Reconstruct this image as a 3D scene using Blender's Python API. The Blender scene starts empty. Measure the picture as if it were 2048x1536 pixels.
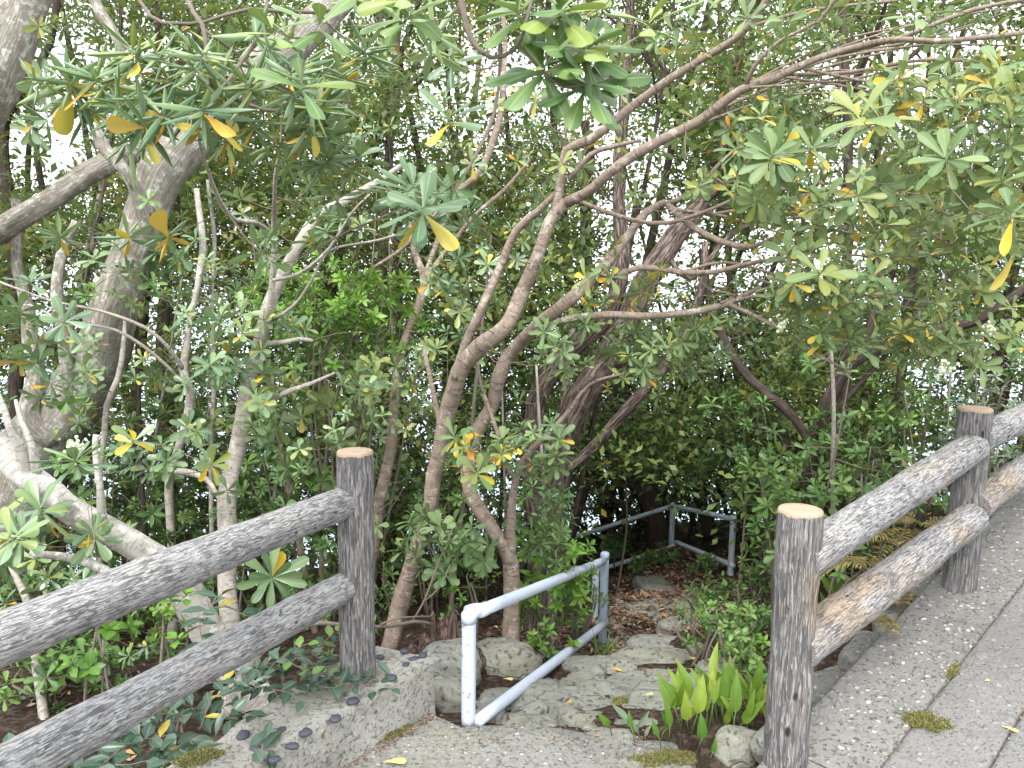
import bpy, math, random
import numpy as np
from mathutils import Matrix, Vector
rng = np.random.default_rng(7); random.seed(7)
S = bpy.context.scene; COL = S.collection

# ------------------------------------------------------------------ camera
F = 1577.0; PITCH = math.radians(7.4); ROLL = 0.0126
CAM = np.array([0.0, 0.0, 1.7])
fwd = np.array([0, math.cos(PITCH), -math.sin(PITCH)])
_r = np.array([1.0, 0, 0]); _u = np.cross(_r, fwd)
RIGHT = _r*math.cos(ROLL)+_u*math.sin(ROLL); UP = -_r*math.sin(ROLL)+_u*math.cos(ROLL)
cd = bpy.data.cameras.new('camera'); cam = bpy.data.objects.new('camera', cd); COL.objects.link(cam)
cd.sensor_width = 36; cd.lens = F/2048*36; cd.clip_start = 0.05; cd.clip_end = 6000
M = Matrix.Identity(4)
for i in range(3):
    M[i][0] = RIGHT[i]; M[i][1] = UP[i]; M[i][2] = -fwd[i]; M[i][3] = CAM[i]
cam.matrix_world = M; S.camera = cam
def P(x, y, d):
    return CAM + d*(fwd+RIGHT*((x-1024)/F)+UP*((768-y)/F))

# ------------------------------------------------------------------ sky, sun, exposure
SUN_EL, SUN_AZ = math.radians(55), math.radians(200)
W = bpy.data.worlds.new('World'); S.world = W; W.use_nodes = True
nt = W.node_tree; nt.nodes.clear()
sky = nt.nodes.new('ShaderNodeTexSky'); sky.sky_type = 'NISHITA'; sky.sun_disc = False
sky.sun_elevation = SUN_EL; sky.sun_rotation = SUN_AZ; sky.dust_density = 4; sky.air_density = 1.0
hs = nt.nodes.new('ShaderNodeHueSaturation'); hs.inputs['Saturation'].default_value = 0.25
mx = nt.nodes.new('ShaderNodeMix'); mx.data_type = 'RGBA'; mx.inputs[0].default_value = 0.7
mx.inputs[7].default_value = (9.2, 9.4, 9.9, 1)      # the even white of the overcast
bg = nt.nodes.new('ShaderNodeBackground'); bg.inputs[1].default_value = 0.14
ow = nt.nodes.new('ShaderNodeOutputWorld')
nt.links.new(sky.outputs[0], hs.inputs['Color']); nt.links.new(hs.outputs[0], mx.inputs[6])
nt.links.new(mx.outputs[2], bg.inputs[0]); nt.links.new(bg.outputs[0], ow.inputs[0])
sd = bpy.data.lights.new('sun', 'SUN'); sd.energy = 1.3; sd.angle = math.radians(25); sd.color = (1, .96, .9)
so = bpy.data.objects.new('sun', sd); COL.objects.link(so)
_az = SUN_AZ
sdir = Vector((math.sin(_az)*math.cos(SUN_EL), math.cos(_az)*math.cos(SUN_EL), math.sin(SUN_EL)))
so.rotation_euler = sdir.to_track_quat('Z', 'Y').to_euler(); so.location = (0, 0, 20)
S.view_settings.view_transform = 'Standard'; S.view_settings.look = 'None'
S.view_settings.exposure = 1.5; S.view_settings.gamma = 1.0; S.view_settings.use_curve_mapping = False
S.cycles.max_bounces = 8; S.cycles.diffuse_bounces = 5; S.cycles.glossy_bounces = 2; S.cycles.transmission_bounces = 3
S.cycles.use_denoising = True

# ------------------------------------------------------------------ helpers
def nrm(v):
    v = np.asarray(v, float); return v/np.maximum(np.linalg.norm(v, axis=-1, keepdims=True), 1e-9)

class Acc:
    """collects vertices, quads and tris into one mesh"""
    def __init__(s): s.v = []; s.q = []; s.t = []; s.a = []; s.n = 0
    def add(s, v, q=None, t=None, a=None):
        v = np.asarray(v, float).reshape(-1, 3)
        if q is not None and len(q): s.q.append(np.asarray(q, int)+s.n)
        if t is not None and len(t): s.t.append(np.asarray(t, int)+s.n)
        s.v.append(v); s.a.append(np.zeros((len(v), 3)) if a is None else np.asarray(a, float)); s.n += len(v)
    def mesh(s, name, mats, smooth=True):
        me = bpy.data.meshes.new(name)
        v = np.concatenate(s.v); a = np.concatenate(s.a)
        q = np.concatenate(s.q) if s.q else np.zeros((0, 4), int)
        t = np.concatenate(s.t) if s.t else np.zeros((0, 3), int)
        me.vertices.add(len(v)); me.vertices.foreach_set('co', v.ravel())
        nl = q.size+t.size; me.loops.add(nl)
        me.loops.foreach_set('vertex_index', np.concatenate([q.ravel(), t.ravel()]).astype(np.int32))
        me.polygons.add(len(q)+len(t))
        st = np.concatenate([np.arange(len(q))*4, len(q)*4+np.arange(len(t))*3]).astype(np.int32)
        me.polygons.foreach_set('loop_start', st)
        me.polygons.foreach_set('use_smooth', np.full(len(q)+len(t), smooth))
        at = me.attributes.new('tc', 'FLOAT_VECTOR', 'POINT'); at.data.foreach_set('vector', a.ravel())
        if mats is not None: me.materials.append(mats)
        me.update(calc_edges=True)
        return me
    def obj(s, name, mat, parent=None, smooth=True, **k):
        return link(name, s.mesh(name, mat, smooth), parent, **k)

def link(name, me, parent=None, label=None, cat=None, group=None, kind=None, loc=None):
    o = bpy.data.objects.new(name, me); COL.objects.link(o)
    if parent is not None: o.parent = parent; o.matrix_parent_inverse = Matrix.Identity(4)
    if parent is not None and me is not None and parent.get('_off') is not None:
        pass
    if loc is not None: o.location = tuple(loc)
    for k, v in (('label', label), ('category', cat), ('group', group), ('kind', kind)):
        if v: o[k] = v
    return o
def thing(name, label, cat, loc=(0, 0, 0), group=None, kind=None):
    return link(name, None, None, label, cat, group, kind, loc)
def adopt(root):
    """parts are modelled in world space: shift their meshes so the root sits at its own base"""
    off = Vector(root.location)
    for c in root.children:
        c.location = Vector(c.location)-off

def catmull(pts, rad, step=0.06):
    pts = np.asarray(pts, float); rad = np.asarray(rad, float)
    if len(pts) < 3:
        pts = np.array([pts[0], (pts[0]+pts[-1])/2, pts[-1]]); rad = np.array([rad[0], (rad[0]+rad[-1])/2, rad[-1]])
    e = np.vstack([2*pts[0]-pts[1], pts, 2*pts[-1]-pts[-2]])
    op, orr = [], []
    for i in range(len(pts)-1):
        p0, p1, p2, p3 = e[i:i+4]; n = max(2, int(np.linalg.norm(p2-p1)/step))
        t = np.linspace(0, 1, n, endpoint=False)[:, None]
        op.append(.5*((2*p1)+(-p0+p2)*t+(2*p0-5*p1+4*p2-p3)*t**2+(-p0+3*p1-3*p2+p3)*t**3))
        orr.append((rad[i]*(1-t)+rad[i+1]*t)[:, 0])
    return np.vstack(op+[pts[-1:]]), np.concatenate(orr+[rad[-1:]])

def tube(acc, p, r, sides=8, rough=0.0, cap=True, seed=0, v0=0.0, lump=0.0):
    p = np.asarray(p, float); n = len(p); r = np.broadcast_to(np.asarray(r, float), (n,)).copy()
    tg = nrm(np.gradient(p, axis=0)); 
    ref = np.array([0.31, 0.2, 0.93]) if abs(tg[0][2]) < .9 else np.array([1.0, .1, 0])
    a = nrm(np.cross(tg[0], ref)); A = [a]
    for i in range(1, n):
        a = A[-1]-tg[i]*np.dot(A[-1], tg[i]); A.append(nrm(a))
    A = np.array(A); B = np.cross(tg, A)
    th = np.arange(sides)*2*math.pi/sides
    L = np.concatenate([[0], np.cumsum(np.linalg.norm(np.diff(p, axis=0), axis=1))])+v0
    rr = r[:, None]*np.ones(sides)[None]
    if rough:
        g = np.random.default_rng(seed)
        ph = g.uniform(0, 6.28, 12)
        for k in range(4):
            rr = rr*(1+rough*.5*np.sin(th[None]*(k+1)+ph[k]+L[:, None]*(3+4*k)/max(.3, 6*r.max())*.25*g.uniform(.6, 1.4)))
    if lump:
        g = np.random.default_rng(seed+5)
        for _ in range(int(L[-1]-v0)*3+2):
            c = g.uniform(v0, L[-1]); t0 = g.uniform(0, 6.28)
            w = g.uniform(.8, 1.6)*r.mean()
            dth = (th-t0+math.pi) % (2*math.pi)-math.pi
            rr = rr*(1+lump*np.exp(-((L-c)/w)**2)[:, None]*np.exp(-(dth/.9)**2)[None])
    v = p[:, None]+rr[..., None]*(np.cos(th)[None, :, None]*A[:, None]+np.sin(th)[None, :, None]*B[:, None])
    tc = np.stack([np.cos(th)[None]*r[:, None], np.sin(th)[None]*r[:, None], np.repeat(L[:, None], sides, 1)], -1)
    i = np.arange(n-1)[:, None]*sides; j = np.arange(sides)[None]; j2 = (j+1) % sides
    q = np.stack([i+j, i+j2, i+sides+j2, i+sides+j], -1).reshape(-1, 4)
    V = v.reshape(-1, 3); T = tc.reshape(-1, 3)
    if cap:
        V = np.vstack([V, p[0], p[-1]]); T = np.vstack([T, [[0, 0, L[0]]], [[0, 0, L[-1]]]])
        c0 = n*sides; jj = np.arange(sides); j3 = (jj+1) % sides
        tt = np.vstack([np.stack([j3, jj, np.full(sides, c0)], -1), np.stack([(n-1)*sides+jj, (n-1)*sides+j3, np.full(sides, c0+1)], -1)])
    else: tt = None
    acc.add(V, q, tt, T)

def box(acc, lo, hi):
    x0, y0, z0 = lo; x1, y1, z1 = hi
    v = [(x0, y0, z0), (x1, y0, z0), (x1, y1, z0), (x0, y1, z0), (x0, y0, z1), (x1, y0, z1), (x1, y1, z1), (x0, y1, z1)]
    acc.add(v, [(0, 3, 2, 1), (4, 5, 6, 7), (0, 1, 5, 4), (1, 2, 6, 5), (2, 3, 7, 6), (3, 0, 4, 7)], None, v)

def vnoise(p, seed=0):
    """cheap value noise, p (N,3)"""
    p = np.asarray(p, float); i = np.floor(p).astype(np.int64); f = p-i; f = f*f*(3-2*f)
    def h(a):
        x = (a[:, 0]*374761393+a[:, 1]*668265263+a[:, 2]*2147483647+seed*1274126177) & 0xffffffff
        x = ((x ^ (x >> 13))*1274126177) & 0xffffffff; x = x ^ (x >> 16); return (x & 0xffff)/65535.0
    o = 0
    for dx in (0, 1):
        for dy in (0, 1):
            for dz in (0, 1):
                w = (f[:, 0] if dx else 1-f[:, 0])*(f[:, 1] if dy else 1-f[:, 1])*(f[:, 2] if dz else 1-f[:, 2])
                o = o+w*h(i+np.array([dx, dy, dz]))
    return o*2-1
def fbm(p, seed=0, oct=4):
    o = 0; a = 1; p = np.asarray(p, float)
    for k in range(oct): o = o+a*vnoise(p*2**k+k*17.3, seed+k); a *= .5
    return o

# ------------------------------------------------------------------ materials
class NT:
    def __init__(s, name, rough=.8, spec=.3):
        s.m = bpy.data.materials.new(name); s.m.use_nodes = True; s.t = s.m.node_tree; s.t.nodes.clear()
        s.out = s.n('ShaderNodeOutputMaterial'); s.b = s.n('ShaderNodeBsdfPrincipled')
        s.b.inputs['Roughness'].default_value = rough; s.b.inputs['Specular IOR Level'].default_value = spec
        s.l(s.b.outputs[0], s.out.inputs[0])
    def n(s, k, **kw):
        x = s.t.nodes.new(k)
        for a, b in kw.items(): setattr(x, a, b)
        return x
    def l(s, a, b): s.t.links.new(a, b)
    def co(s, kind='Object', scale=(1, 1, 1), rot=(0, 0, 0)):
        if kind == 'tc':
            c = s.n('ShaderNodeAttribute', attribute_name='tc').outputs['Vector']
        else: c = s.n('ShaderNodeTexCoord').outputs[kind]
        mp = s.n('ShaderNodeMapping'); mp.inputs['Scale'].default_value = scale; mp.inputs['Rotation'].default_value = rot
        s.l(c, mp.inputs[0]); return mp.outputs[0]
    def noise(s, vec, scale, detail=5, rough=.6, dist=0, out=0):
        x = s.n('ShaderNodeTexNoise'); x.inputs['Scale'].default_value = scale; x.inputs['Detail'].default_value = detail
        x.inputs['Roughness'].default_value = rough; x.inputs['Distortion'].default_value = dist
        s.l(vec, x.inputs['Vector']); return x.outputs[out]
    def vor(s, vec, scale, feature='F1', out='Distance', rnd=1):
        x = s.n('ShaderNodeTexVoronoi', feature=feature); x.inputs['Scale'].default_value = scale
        x.inputs['Randomness'].default_value = rnd; s.l(vec, x.inputs['Vector']); return x.outputs[out]
    def ramp(s, f, stops, interp='LINEAR'):
        x = s.n('ShaderNodeValToRGB'); e = x.color_ramp.elements; x.color_ramp.interpolation = interp
        while len(e) < len(stops): e.new(.5)
        for i, (p, c) in enumerate(stops):
            e[i].position = p; c = (c, c, c) if not hasattr(c, '__len__') else c; e[i].color = (*c, 1)
        s.l(f, x.inputs[0]); return x.outputs[0]
    def mix(s, f, a, b, mode='MIX'):
        x = s.n('ShaderNodeMix', data_type='RGBA', blend_type=mode)
        for v, k in ((f, 0), (a, 6), (b, 7)):
            if hasattr(v, 'is_output'): s.l(v, x.inputs[k])
            else: x.inputs[k].default_value = v if k == 0 else (*v, 1)
        return x.outputs[2]
    def math(s, op, a, b=0.0):
        x = s.n('ShaderNodeMath', operation=op)
        for v, k in ((a, 0), (b, 1)):
            if hasattr(v, 'is_output'): s.l(v, x.inputs[k])
            else: x.inputs[k].default_value = v
        return x.outputs[0]
    def bump(s, h, strength=.5, dist=.01, prev=None):
        x = s.n('ShaderNodeBump'); x.inputs['Strength'].default_value = strength; x.inputs['Distance'].default_value = dist
        s.l(h, x.inputs['Height'])
        if prev is not None: s.l(prev, x.inputs['Normal'])
        s.l(x.outputs[0], s.b.inputs['Normal']); return x.outputs[0]
    def base(s, c):
        if hasattr(c, 'is_output'): s.l(c, s.b.inputs['Base Color'])
        else: s.b.inputs['Base Color'].default_value = (*c, 1)

def lines(m, vec, scale, width, detail=3, dist=.8):
    """thin wandering cracks: the zero level of a noise field"""
    n = m.noise(vec, scale, detail, .55, dist); d = m.math('ABSOLUTE', m.math('SUBTRACT', n, .5)); return m.ramp(d, [(width*.35, 1), (width, 0)])
def bark(name, c0, c1, lichen=(.5, .5, .46), lic=.5, zs=.35, scale=30, fiss=0.0, ringy=0.0):
    m = NT(name, .85, .2); v = m.co('tc', (1, 1, zs)); v1 = m.co('tc')
    n = m.noise(v, scale, 7, .7); c = m.ramp(n, [(.3, c0), (.68, c1)])
    big = m.noise(v1, 9, 3); c = m.mix(m.ramp(big, [(.35, 0), (.7, 1)]), c, tuple(x*.72 for x in c1))
    if lic:
        ln = m.noise(v1, 16, 6, .75); lf = m.ramp(ln, [(.60-.08*lic, 0), (.66-.08*lic, 1)])
        c = m.mix(m.math('MULTIPLY', lf, min(1, lic)), c, lichen)
    h = n
    if ringy:
        rv = m.co('tc', (.35, .35, 2.2)); rn = m.noise(rv, 38, 4, .6)
        rf = m.ramp(rn, [(.56, 0), (.66, 1)])
        c = m.mix(m.math('MULTIPLY', rf, ringy), c, tuple(x*.45 for x in c0)); h = m.math('SUBTRACT', n, m.math('MULTIPLY', rf, .6))
    if fiss:
        fv = m.co('tc', (1, 1, .12)); f = m.noise(fv, 75, 5, .65, .6); ff = m.ramp(f, [(.42, 1), (.56, 0)])
        c = m.mix(m.math('MULTIPLY', ff, fiss), c, tuple(x*.3 for x in c0)); h = m.math('SUBTRACT', n, m.math('MULTIPLY', ff, 1.4))
    spots = m.vor(v1, 26, 'F1'); sp = m.ramp(spots, [(.07, 1), (.13, 0)])
    c = m.mix(m.math('MULTIPLY', sp, .5), c, tuple(x*.35 for x in c0))
    m.base(c); m.bump(h, .8, .006); return m.m

BK_PINK = bark('bark_pinkish_tan', (.135, .10, .076), (.305, .245, .195), (.46, .42, .36), .6, .8, 34, 0, .55)
BK_WHITE = bark('bark_whitish_grey', (.22, .20, .17), (.50, .48, .43), (.66, .66, .61), .8, .8, 22, 0, .3)
BK_PALE = bark('bark_pale_grey', (.20, .18, .15), (.43, .395, .34), (.60, .60, .54), .5, .6, 36, 0, .35)
BK_MOSS = bark('bark_grey_lichen', (.14, .125, .10), (.40, .37, .31), (.56, .58, .52), .75, .8, 20, .2)
BK_DARK = bark('bark_dark_fissured', (.085, .063, .052), (.25, .195, .165), (.2, .2, .17), .2, .25, 26, .95)
BK_DIM = bark('bark_dark_smooth', (.04, .03, .025), (.11, .085, .07), (.16, .15, .13), .3, .4, 24, .4)
BK_TWIG = bark('twig_bark', (.085, .065, .052), (.23, .19, .155), (.3, .3, .25), .3, .5, 60)

def log_mat(name, tan):
    m = NT(name, .8, .25); tc = m.co('tc')
    def dashes(sc, z, lo, w, dist=.5): return m.ramp(m.noise(m.co('tc', (1, 1, z)), sc, 2, .5, dist), [(lo, 1), (lo+w, 0)])
    g1 = dashes(125, .13, .385, .04, .7); g2 = dashes(205, .13, .40, .05, .6); g3 = lines(m, m.co('tc', (1, 1, .5)), 30, .010, 3, .6)
    g4 = dashes(330, .12, .42, .07)
    g = m.math('MAXIMUM', m.math('MAXIMUM', g1, m.math('MULTIPLY', g2, .9)), m.math('MULTIPLY', g3, .25)); g = m.math('MULTIPLY', m.math('MAXIMUM', g, m.math('MULTIPLY', g4, .35)), m.ramp(m.noise(tc, 16, 3), [(.3, .55), (.6, 1)]))
    c = m.ramp(m.noise(m.co('tc', (1, 1, .3)), 80, 5, .7), [(.25, (.265, .262, .258)), (.75, (.405, .40, .39))])
    st = m.noise(m.co('tc', (1, 1, .5)), 6.5, 5, .62); sf = m.ramp(st, [(.58-.16*tan, 0), (.70-.10*tan, 1)])
    c = m.mix(m.math('MULTIPLY', sf, .10+.55*tan), c, (.36, .26, .155))
    dk = m.noise(m.co('tc', (1, 1, .6)), 7, 5, .7); c = m.mix(m.ramp(dk, [(.50, 0), (.75, .45)]), c, (.16, .16, .17))
    c = m.mix(m.math('MULTIPLY', g, .88), c, (.055, .053, .056))
    pit = m.ramp(m.vor(m.co('tc', (1, 1, .6)), 13), [(.05, 1), (.09, 0)]); c = m.mix(m.math('MULTIPLY', pit, .8), c, (.03, .03, .035))
    m.base(c); m.bump(m.math('SUBTRACT', 1.0, m.math('ADD', g, pit)), .9, .006)
    return m.m
LOG_RAIL = log_mat('mock_log_rail', 0.0); LOG_RAIL_TAN = log_mat('mock_log_rail_worn', 1.0); LOG_RAIL_MID = log_mat('mock_log_rail_slightly_worn', .35)
def post_mat(name, tan):
    m = NT(name, .85, .2); v = m.co('tc', (1.25, 1.25, .16)); tc = m.co('tc')
    def dashes(sc, z, lo, w, dist=.4): return m.ramp(m.noise(m.co('tc', (1, 1, z)), sc, 2, .5, dist), [(lo, 1), (lo+w, 0)])
    g = m.math('MAXIMUM', m.math('MAXIMUM', dashes(95, .09, .38, .05), m.math('MULTIPLY', dashes(150, .08, .42, .06), .85)), m.math('MULTIPLY', dashes(240, .07, .44, .08), .5))
    c = m.ramp(m.noise(m.co('tc', (1, 1, .3)), 50, 5, .65), [(.3, (.205, .197, .188)), (.72, (.305, .295, .28))])
    if tan: c = m.mix(m.ramp(m.noise(m.co('tc', (1, 1, .3)), 7, 4), [(.53, 0), (.66, .6)]), c, (.42, .32, .21))
    c = m.mix(m.ramp(m.noise(m.co('tc', (1, 1, .35)), 12, 7, .75), [(.50, 0), (.75, .6)]), c, (.09, .09, .098))
    c = m.mix(m.math('MULTIPLY', g, .85), c, (.045, .045, .05))
    pit = m.ramp(m.vor(m.co('tc', (1, 1, .5)), 11), [(.06, 1), (.12, 0)]); c = m.mix(m.math('MULTIPLY', pit, .9), c, (.02, .02, .024))
    m.base(c); m.bump(m.math('SUBTRACT', 1.0, m.math('ADD', g, pit)), 1.0, .006); return m.m
LOG_POST = post_mat('mock_log_post', 0); LOG_POST_TAN = post_mat('mock_log_post_worn', 1)
def cap_mat():
    m = NT('cut_log_end', .75, .2)
    v = m.co('Object'); w = m.n('ShaderNodeTexWave', wave_type='RINGS', rings_direction='Z'); w.inputs['Scale'].default_value = 16
    w.inputs['Distortion'].default_value = 1.5; w.inputs['Detail'].default_value = 3; m.l(v, w.inputs[0])
    c = m.mix(m.math('MULTIPLY', w.outputs['Fac'], .35), (.38, .285, .205), (.24, .17, .11))
    c = m.mix(m.ramp(m.noise(v, 40, 5), [(.5, 0), (.75, .5)]), c, (.42, .36, .29))
    c = m.mix(m.ramp(m.noise(v, 22, 6, .75), [(.56, 0), (.68, .6)]), c, (.12, .09, .065)); m.base(c); return m.m
LOG_CAP = cap_mat()

def conc(name, a, b, peb=0.0, moss=0.0, sc=1.0, rough_h=.010):
    m = NT(name, .9, .2); v = m.co('Object')
    n = m.noise(v, 34*sc, 8, .75); c = m.ramp(n, [(.3, a), (.7, b)])
    big = m.noise(v, 2.6, 5, .6); c = m.mix(m.ramp(big, [(.35, 0), (.7, .6)]), c, tuple(x*.62 for x in a))
    c = m.mix(m.ramp(m.noise(v, 1.3, 6, .7), [(.45, 0), (.62, .35)]), c, tuple(x*1.25 for x in b))
    c = m.mix(m.ramp(m.noise(v, 95*sc, 3, .6), [(.60, 0), (.74, .45)]), c, tuple(min(.62, x*1.45) for x in b))
    h = n
    if peb:
        d = m.n('ShaderNodeVectorMath', operation='MULTIPLY_ADD'); m.l(m.noise(v, 12, 2, .5, 0, 1), d.inputs[0]); d.inputs[1].default_value = (.05,)*3; m.l(v, d.inputs[2])
        vo = m.n('ShaderNodeTexVoronoi'); vo.inputs['Scale'].default_value = 42; m.l(d.outputs[0], vo.inputs[0])
        vc = m.n('ShaderNodeSeparateColor'); m.l(vo.outputs['Color'], vc.inputs[0])
        pf = m.math('MULTIPLY', m.ramp(vo.outputs['Distance'], [(.30, 1), (.42, 0)]), m.ramp(vc.outputs[0], [(.45, 0), (.5, 1)]))
        c = m.mix(m.math('MULTIPLY', pf, peb), c, m.ramp(vc.outputs[1], [(0, (.13, .13, .125)), (.5, (.30, .30, .27)), (1, (.52, .52, .50))]))
        h = m.math('ADD', n, m.math('MULTIPLY', pf, .8))
    pits = m.ramp(m.noise(v, 60*sc, 4, .7), [(.33, 1), (.43, 0)]); c = m.mix(m.math('MULTIPLY', pits, .65), c, tuple(x*.3 for x in a))
    ck = m.math('MULTIPLY', lines(m, v, .9, .0028, 4, .5), m.ramp(m.noise(v, .8, 2), [(.45, 0), (.6, .8)])); c = m.mix(m.math('MULTIPLY', ck, .7), c, tuple(x*.25 for x in a)); pits = m.math('MAXIMUM', pits, ck)
    c = m.mix(m.ramp(m.noise(v, 7, 6, .75), [(.55, 0), (.7, .45)]), c, tuple(x*.55 for x in a))
    if moss:
        mf = m.ramp(m.noise(v, 4.5, 6, .7), [(.52, 0), (.66, moss)]); c = m.mix(mf, c, (.16, .17, .09))
    m.base(c); m.bump(m.math('SUBTRACT', h, m.math('MULTIPLY', pits, .7)), .8, rough_h); return m.m
C_APRON = conc('apron_concrete', (.155, .156, .14), (.30, .30, .273), .7, .3)
C_WALL = conc('rough_wall_concrete', (.225, .22, .195), (.395, .39, .35), .35, .25, .8, .014)
C_SLAB = conc('worn_slab_concrete', (.135, .131, .12), (.232, .227, .212), .75, 0, 1, .009)
C_ROAD = conc('smooth_path_concrete', (.148, .146, .14), (.215, .211, .203), .3, 0, 1.6, .004)
C_ROAD2 = conc('bluish_path_concrete', (.145, .144, .14), (.21, .208, .202), .1, 0, 1.8, .004)
C_ROCK = conc('mossy_step_rock', (.17, .175, .15), (.33, .335, .295), .0, .35, .6, .02)
C_ROCK2 = conc('pale_lichen_rock', (.19, .19, .155), (.36, .36, .30), .0, .4, .5, .03)
def simple(name, col, rough=.6, var=.25, sc=20, spec=.3, bump=.3):
    m = NT(name, rough, spec); v = m.co('Object'); n = m.noise(v, sc, 6, .7)
    m.base(m.ramp(n, [(.25, tuple(x*(1-var) for x in col)), (.75, tuple(min(1, x*(1+var)) for x in col))])); m.bump(n, bump, .004); return m.m
PEBBLE = simple('dark_round_pebble', (.055, .058, .075), .6, .3, 60)
JOINT = simple('joint_dirt', (.10, .085, .06), .95)
MOSS = simple('dry_moss', (.15, .13, .05), .95, .5, 60)
STUMP = bark('rotten_stump_wood', (.07, .045, .035), (.22, .15, .12), (.3, .25, .2), .2, .2, 40, .8)

def pipe_mat(name, col, chip):
    m = NT(name, .42, .4); v = m.co('tc'); w = m.co('Object')
    c = m.mix(m.ramp(m.noise(w, 5, 5, .7), [(.4, 0), (.75, .35)]), col, tuple(x*.72 for x in col))
    f = m.noise(w, 28, 6, .75); cf = m.ramp(f, [(.61, 0), (.635, chip)]); c = m.mix(cf, c, (.09, .075, .06))
    c = m.mix(m.ramp(m.noise(w, 120, 3), [(.62, 0), (.7, .35)]), c, tuple(x*.5 for x in col))
    m.base(c); m.bump(m.math('SUBTRACT', m.noise(w, 90, 3), m.math('MULTIPLY', cf, 2)), .35, .002); return m.m
PIPE_W = pipe_mat('white_blue_pipe_paint', (.50, .56, .66), .7)
PIPE_B = pipe_mat('grey_blue_pipe_paint', (.34, .42, .52), .6)
PIPE_R = pipe_mat('pale_grey_blue_pipe_paint', (.50, .58, .66), .6)

def ground_mat():
    m = NT('forest_floor', .95, .1); v = m.co('Object'); n = m.noise(v, 18, 8, .75)
    c = m.ramp(n, [(.3, (.018, .014, .011)), (.55, (.055, .040, .030)), (.75, (.12, .088, .068))])
    vo = m.vor(v, 45, 'F1', 'Color'); s_ = m.n('ShaderNodeSeparateColor'); m.l(vo, s_.inputs[0])
    c = m.mix(.5, c, m.ramp(s_.outputs[0], [(0, (.02, .015, .012)), (.6, (.07, .048, .036)), (1, (.19, .14, .11))]))
    m.base(c); m.bump(n, 1, .03); return m.m
GROUND = ground_mat()
def sea_mat():
    m = NT('sea_water', .22, .5); m.base((.30, .40, .46)); v = m.co('Object', (1, .4, 1)); m.bump(m.noise(v, 1.2, 6, .6), .6, .4); return m.m
SEA = sea_mat()

def leaf_mat(name, stops, rough=.38, trans=.22, rib=.5, spec=.45, ribcol=(.32, .40, .16), veins=0):
    """tc = (across -1..1, along 0..1, tint 0..1)"""
    m = NT(name, rough, spec)
    sp = m.n('ShaderNodeSeparateXYZ'); a = m.n('ShaderNodeAttribute', attribute_name='tc'); m.l(a.outputs['Vector'], sp.inputs[0])
    c = m.ramp(sp.outputs[2], stops)
    ax = m.math('ABSOLUTE', sp.outputs[0]); rf = m.ramp(ax, [(.0, rib), (.16, 0)])
    c = m.mix(rf, c, ribcol)
    if veins: c = m.mix(m.math('MULTIPLY', m.math('ADD', m.math('SINE', m.math('MULTIPLY', sp.outputs[0], 22.0)), 1.0), veins), c, (.05, .10, .01)); c = m.mix(m.ramp(sp.outputs[1], [(.86, 0), (1, .8)]), c, (.25, .17, .05))
    n = m.noise(m.co('Object'), 40, 4, .6); c = m.mix(m.ramp(n, [(.4, 0), (.8, .45)]), c, m.mix(.6, c, (.02, .03, .01)))
    bk = m.n('ShaderNodeNewGeometry').outputs['Backfacing']
    c2 = m.mix(m.math('MULTIPLY', bk, .45), c, (.14, .19, .09))     # paler leaf underside
    m.base(c2)
    tr = m.n('ShaderNodeBsdfTranslucent'); m.l(m.mix(.35, c, (.20, .30, .03)), tr.inputs[0])
    ms = m.n('ShaderNodeMixShader'); ms.inputs[0].default_value = trans
    m.l(m.b.outputs[0], ms.inputs[1]); m.l(tr.outputs[0], ms.inputs[2]); m.l(ms.outputs[0], m.out.inputs[0])
    return m.m
Y = [(.88, (.52, .42, .05)), (.94, (.72, .47, .035)), (1, (.60, .31, .03))]
L_FRONT = leaf_mat('pittosporum_leaf', [(0, (.07, .14, .07)), (.4, (.14, .24, .12)), (.7, (.24, .34, .14)), (.80, (.26, .30, .06))]+Y, .33, .25, .75, .6)
L_RIGHT = leaf_mat('tan_tree_green_leaf', [(0, (.06, .115, .045)), (.4, (.12, .20, .075)), (.7, (.21, .29, .11)), (.80, (.24, .26, .06))]+Y, .45, .25)  # leaf greens of the two tan trees, running into yellow
L_FRESH = leaf_mat('broad_fresh_leaf', [(0, (.06, .125, .05)), (.4, (.10, .19, .06)), (.7, (.17, .27, .07)), (.80, (.24, .30, .06))]+Y, .4, .25, .6)
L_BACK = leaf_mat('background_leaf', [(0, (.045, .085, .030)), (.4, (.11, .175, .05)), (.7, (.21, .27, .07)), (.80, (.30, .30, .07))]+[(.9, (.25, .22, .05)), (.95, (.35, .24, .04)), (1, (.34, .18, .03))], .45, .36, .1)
L_LIME = leaf_mat('lime_shrub_leaf', [(0, (.07, .17, .025)), (.5, (.12, .27, .03)), (.8, (.20, .38, .045)), (1, (.28, .42, .06))], .4, .3, .3)
L_MID = leaf_mat('understorey_leaf', [(0, (.05, .115, .04)), (.5, (.10, .21, .052)), (.8, (.18, .30, .075)), (1, (.2, .25, .06))], .36, .22, .4)
L_IVY = leaf_mat('dark_glossy_leaf', [(0, (.018, .045, .032)), (.5, (.035, .08, .05)), (.85, (.09, .14, .10)), (1, (.4, .33, .06))], .3, .1, .6, .45, (.16, .22, .13))
L_BLADE = leaf_mat('yellow_green_blade', [(0, (.11, .22, .03)), (.5, (.20, .33, .035)), (1, (.33, .42, .05))], .45, .35, .35, .4, (.32, .40, .16), .16)
L_FERN = leaf_mat('withered_fern', [(0, (.15, .11, .05)), (.5, (.26, .19, .08)), (1, (.34, .29, .12))], .8, .2, .3, .1)
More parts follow.
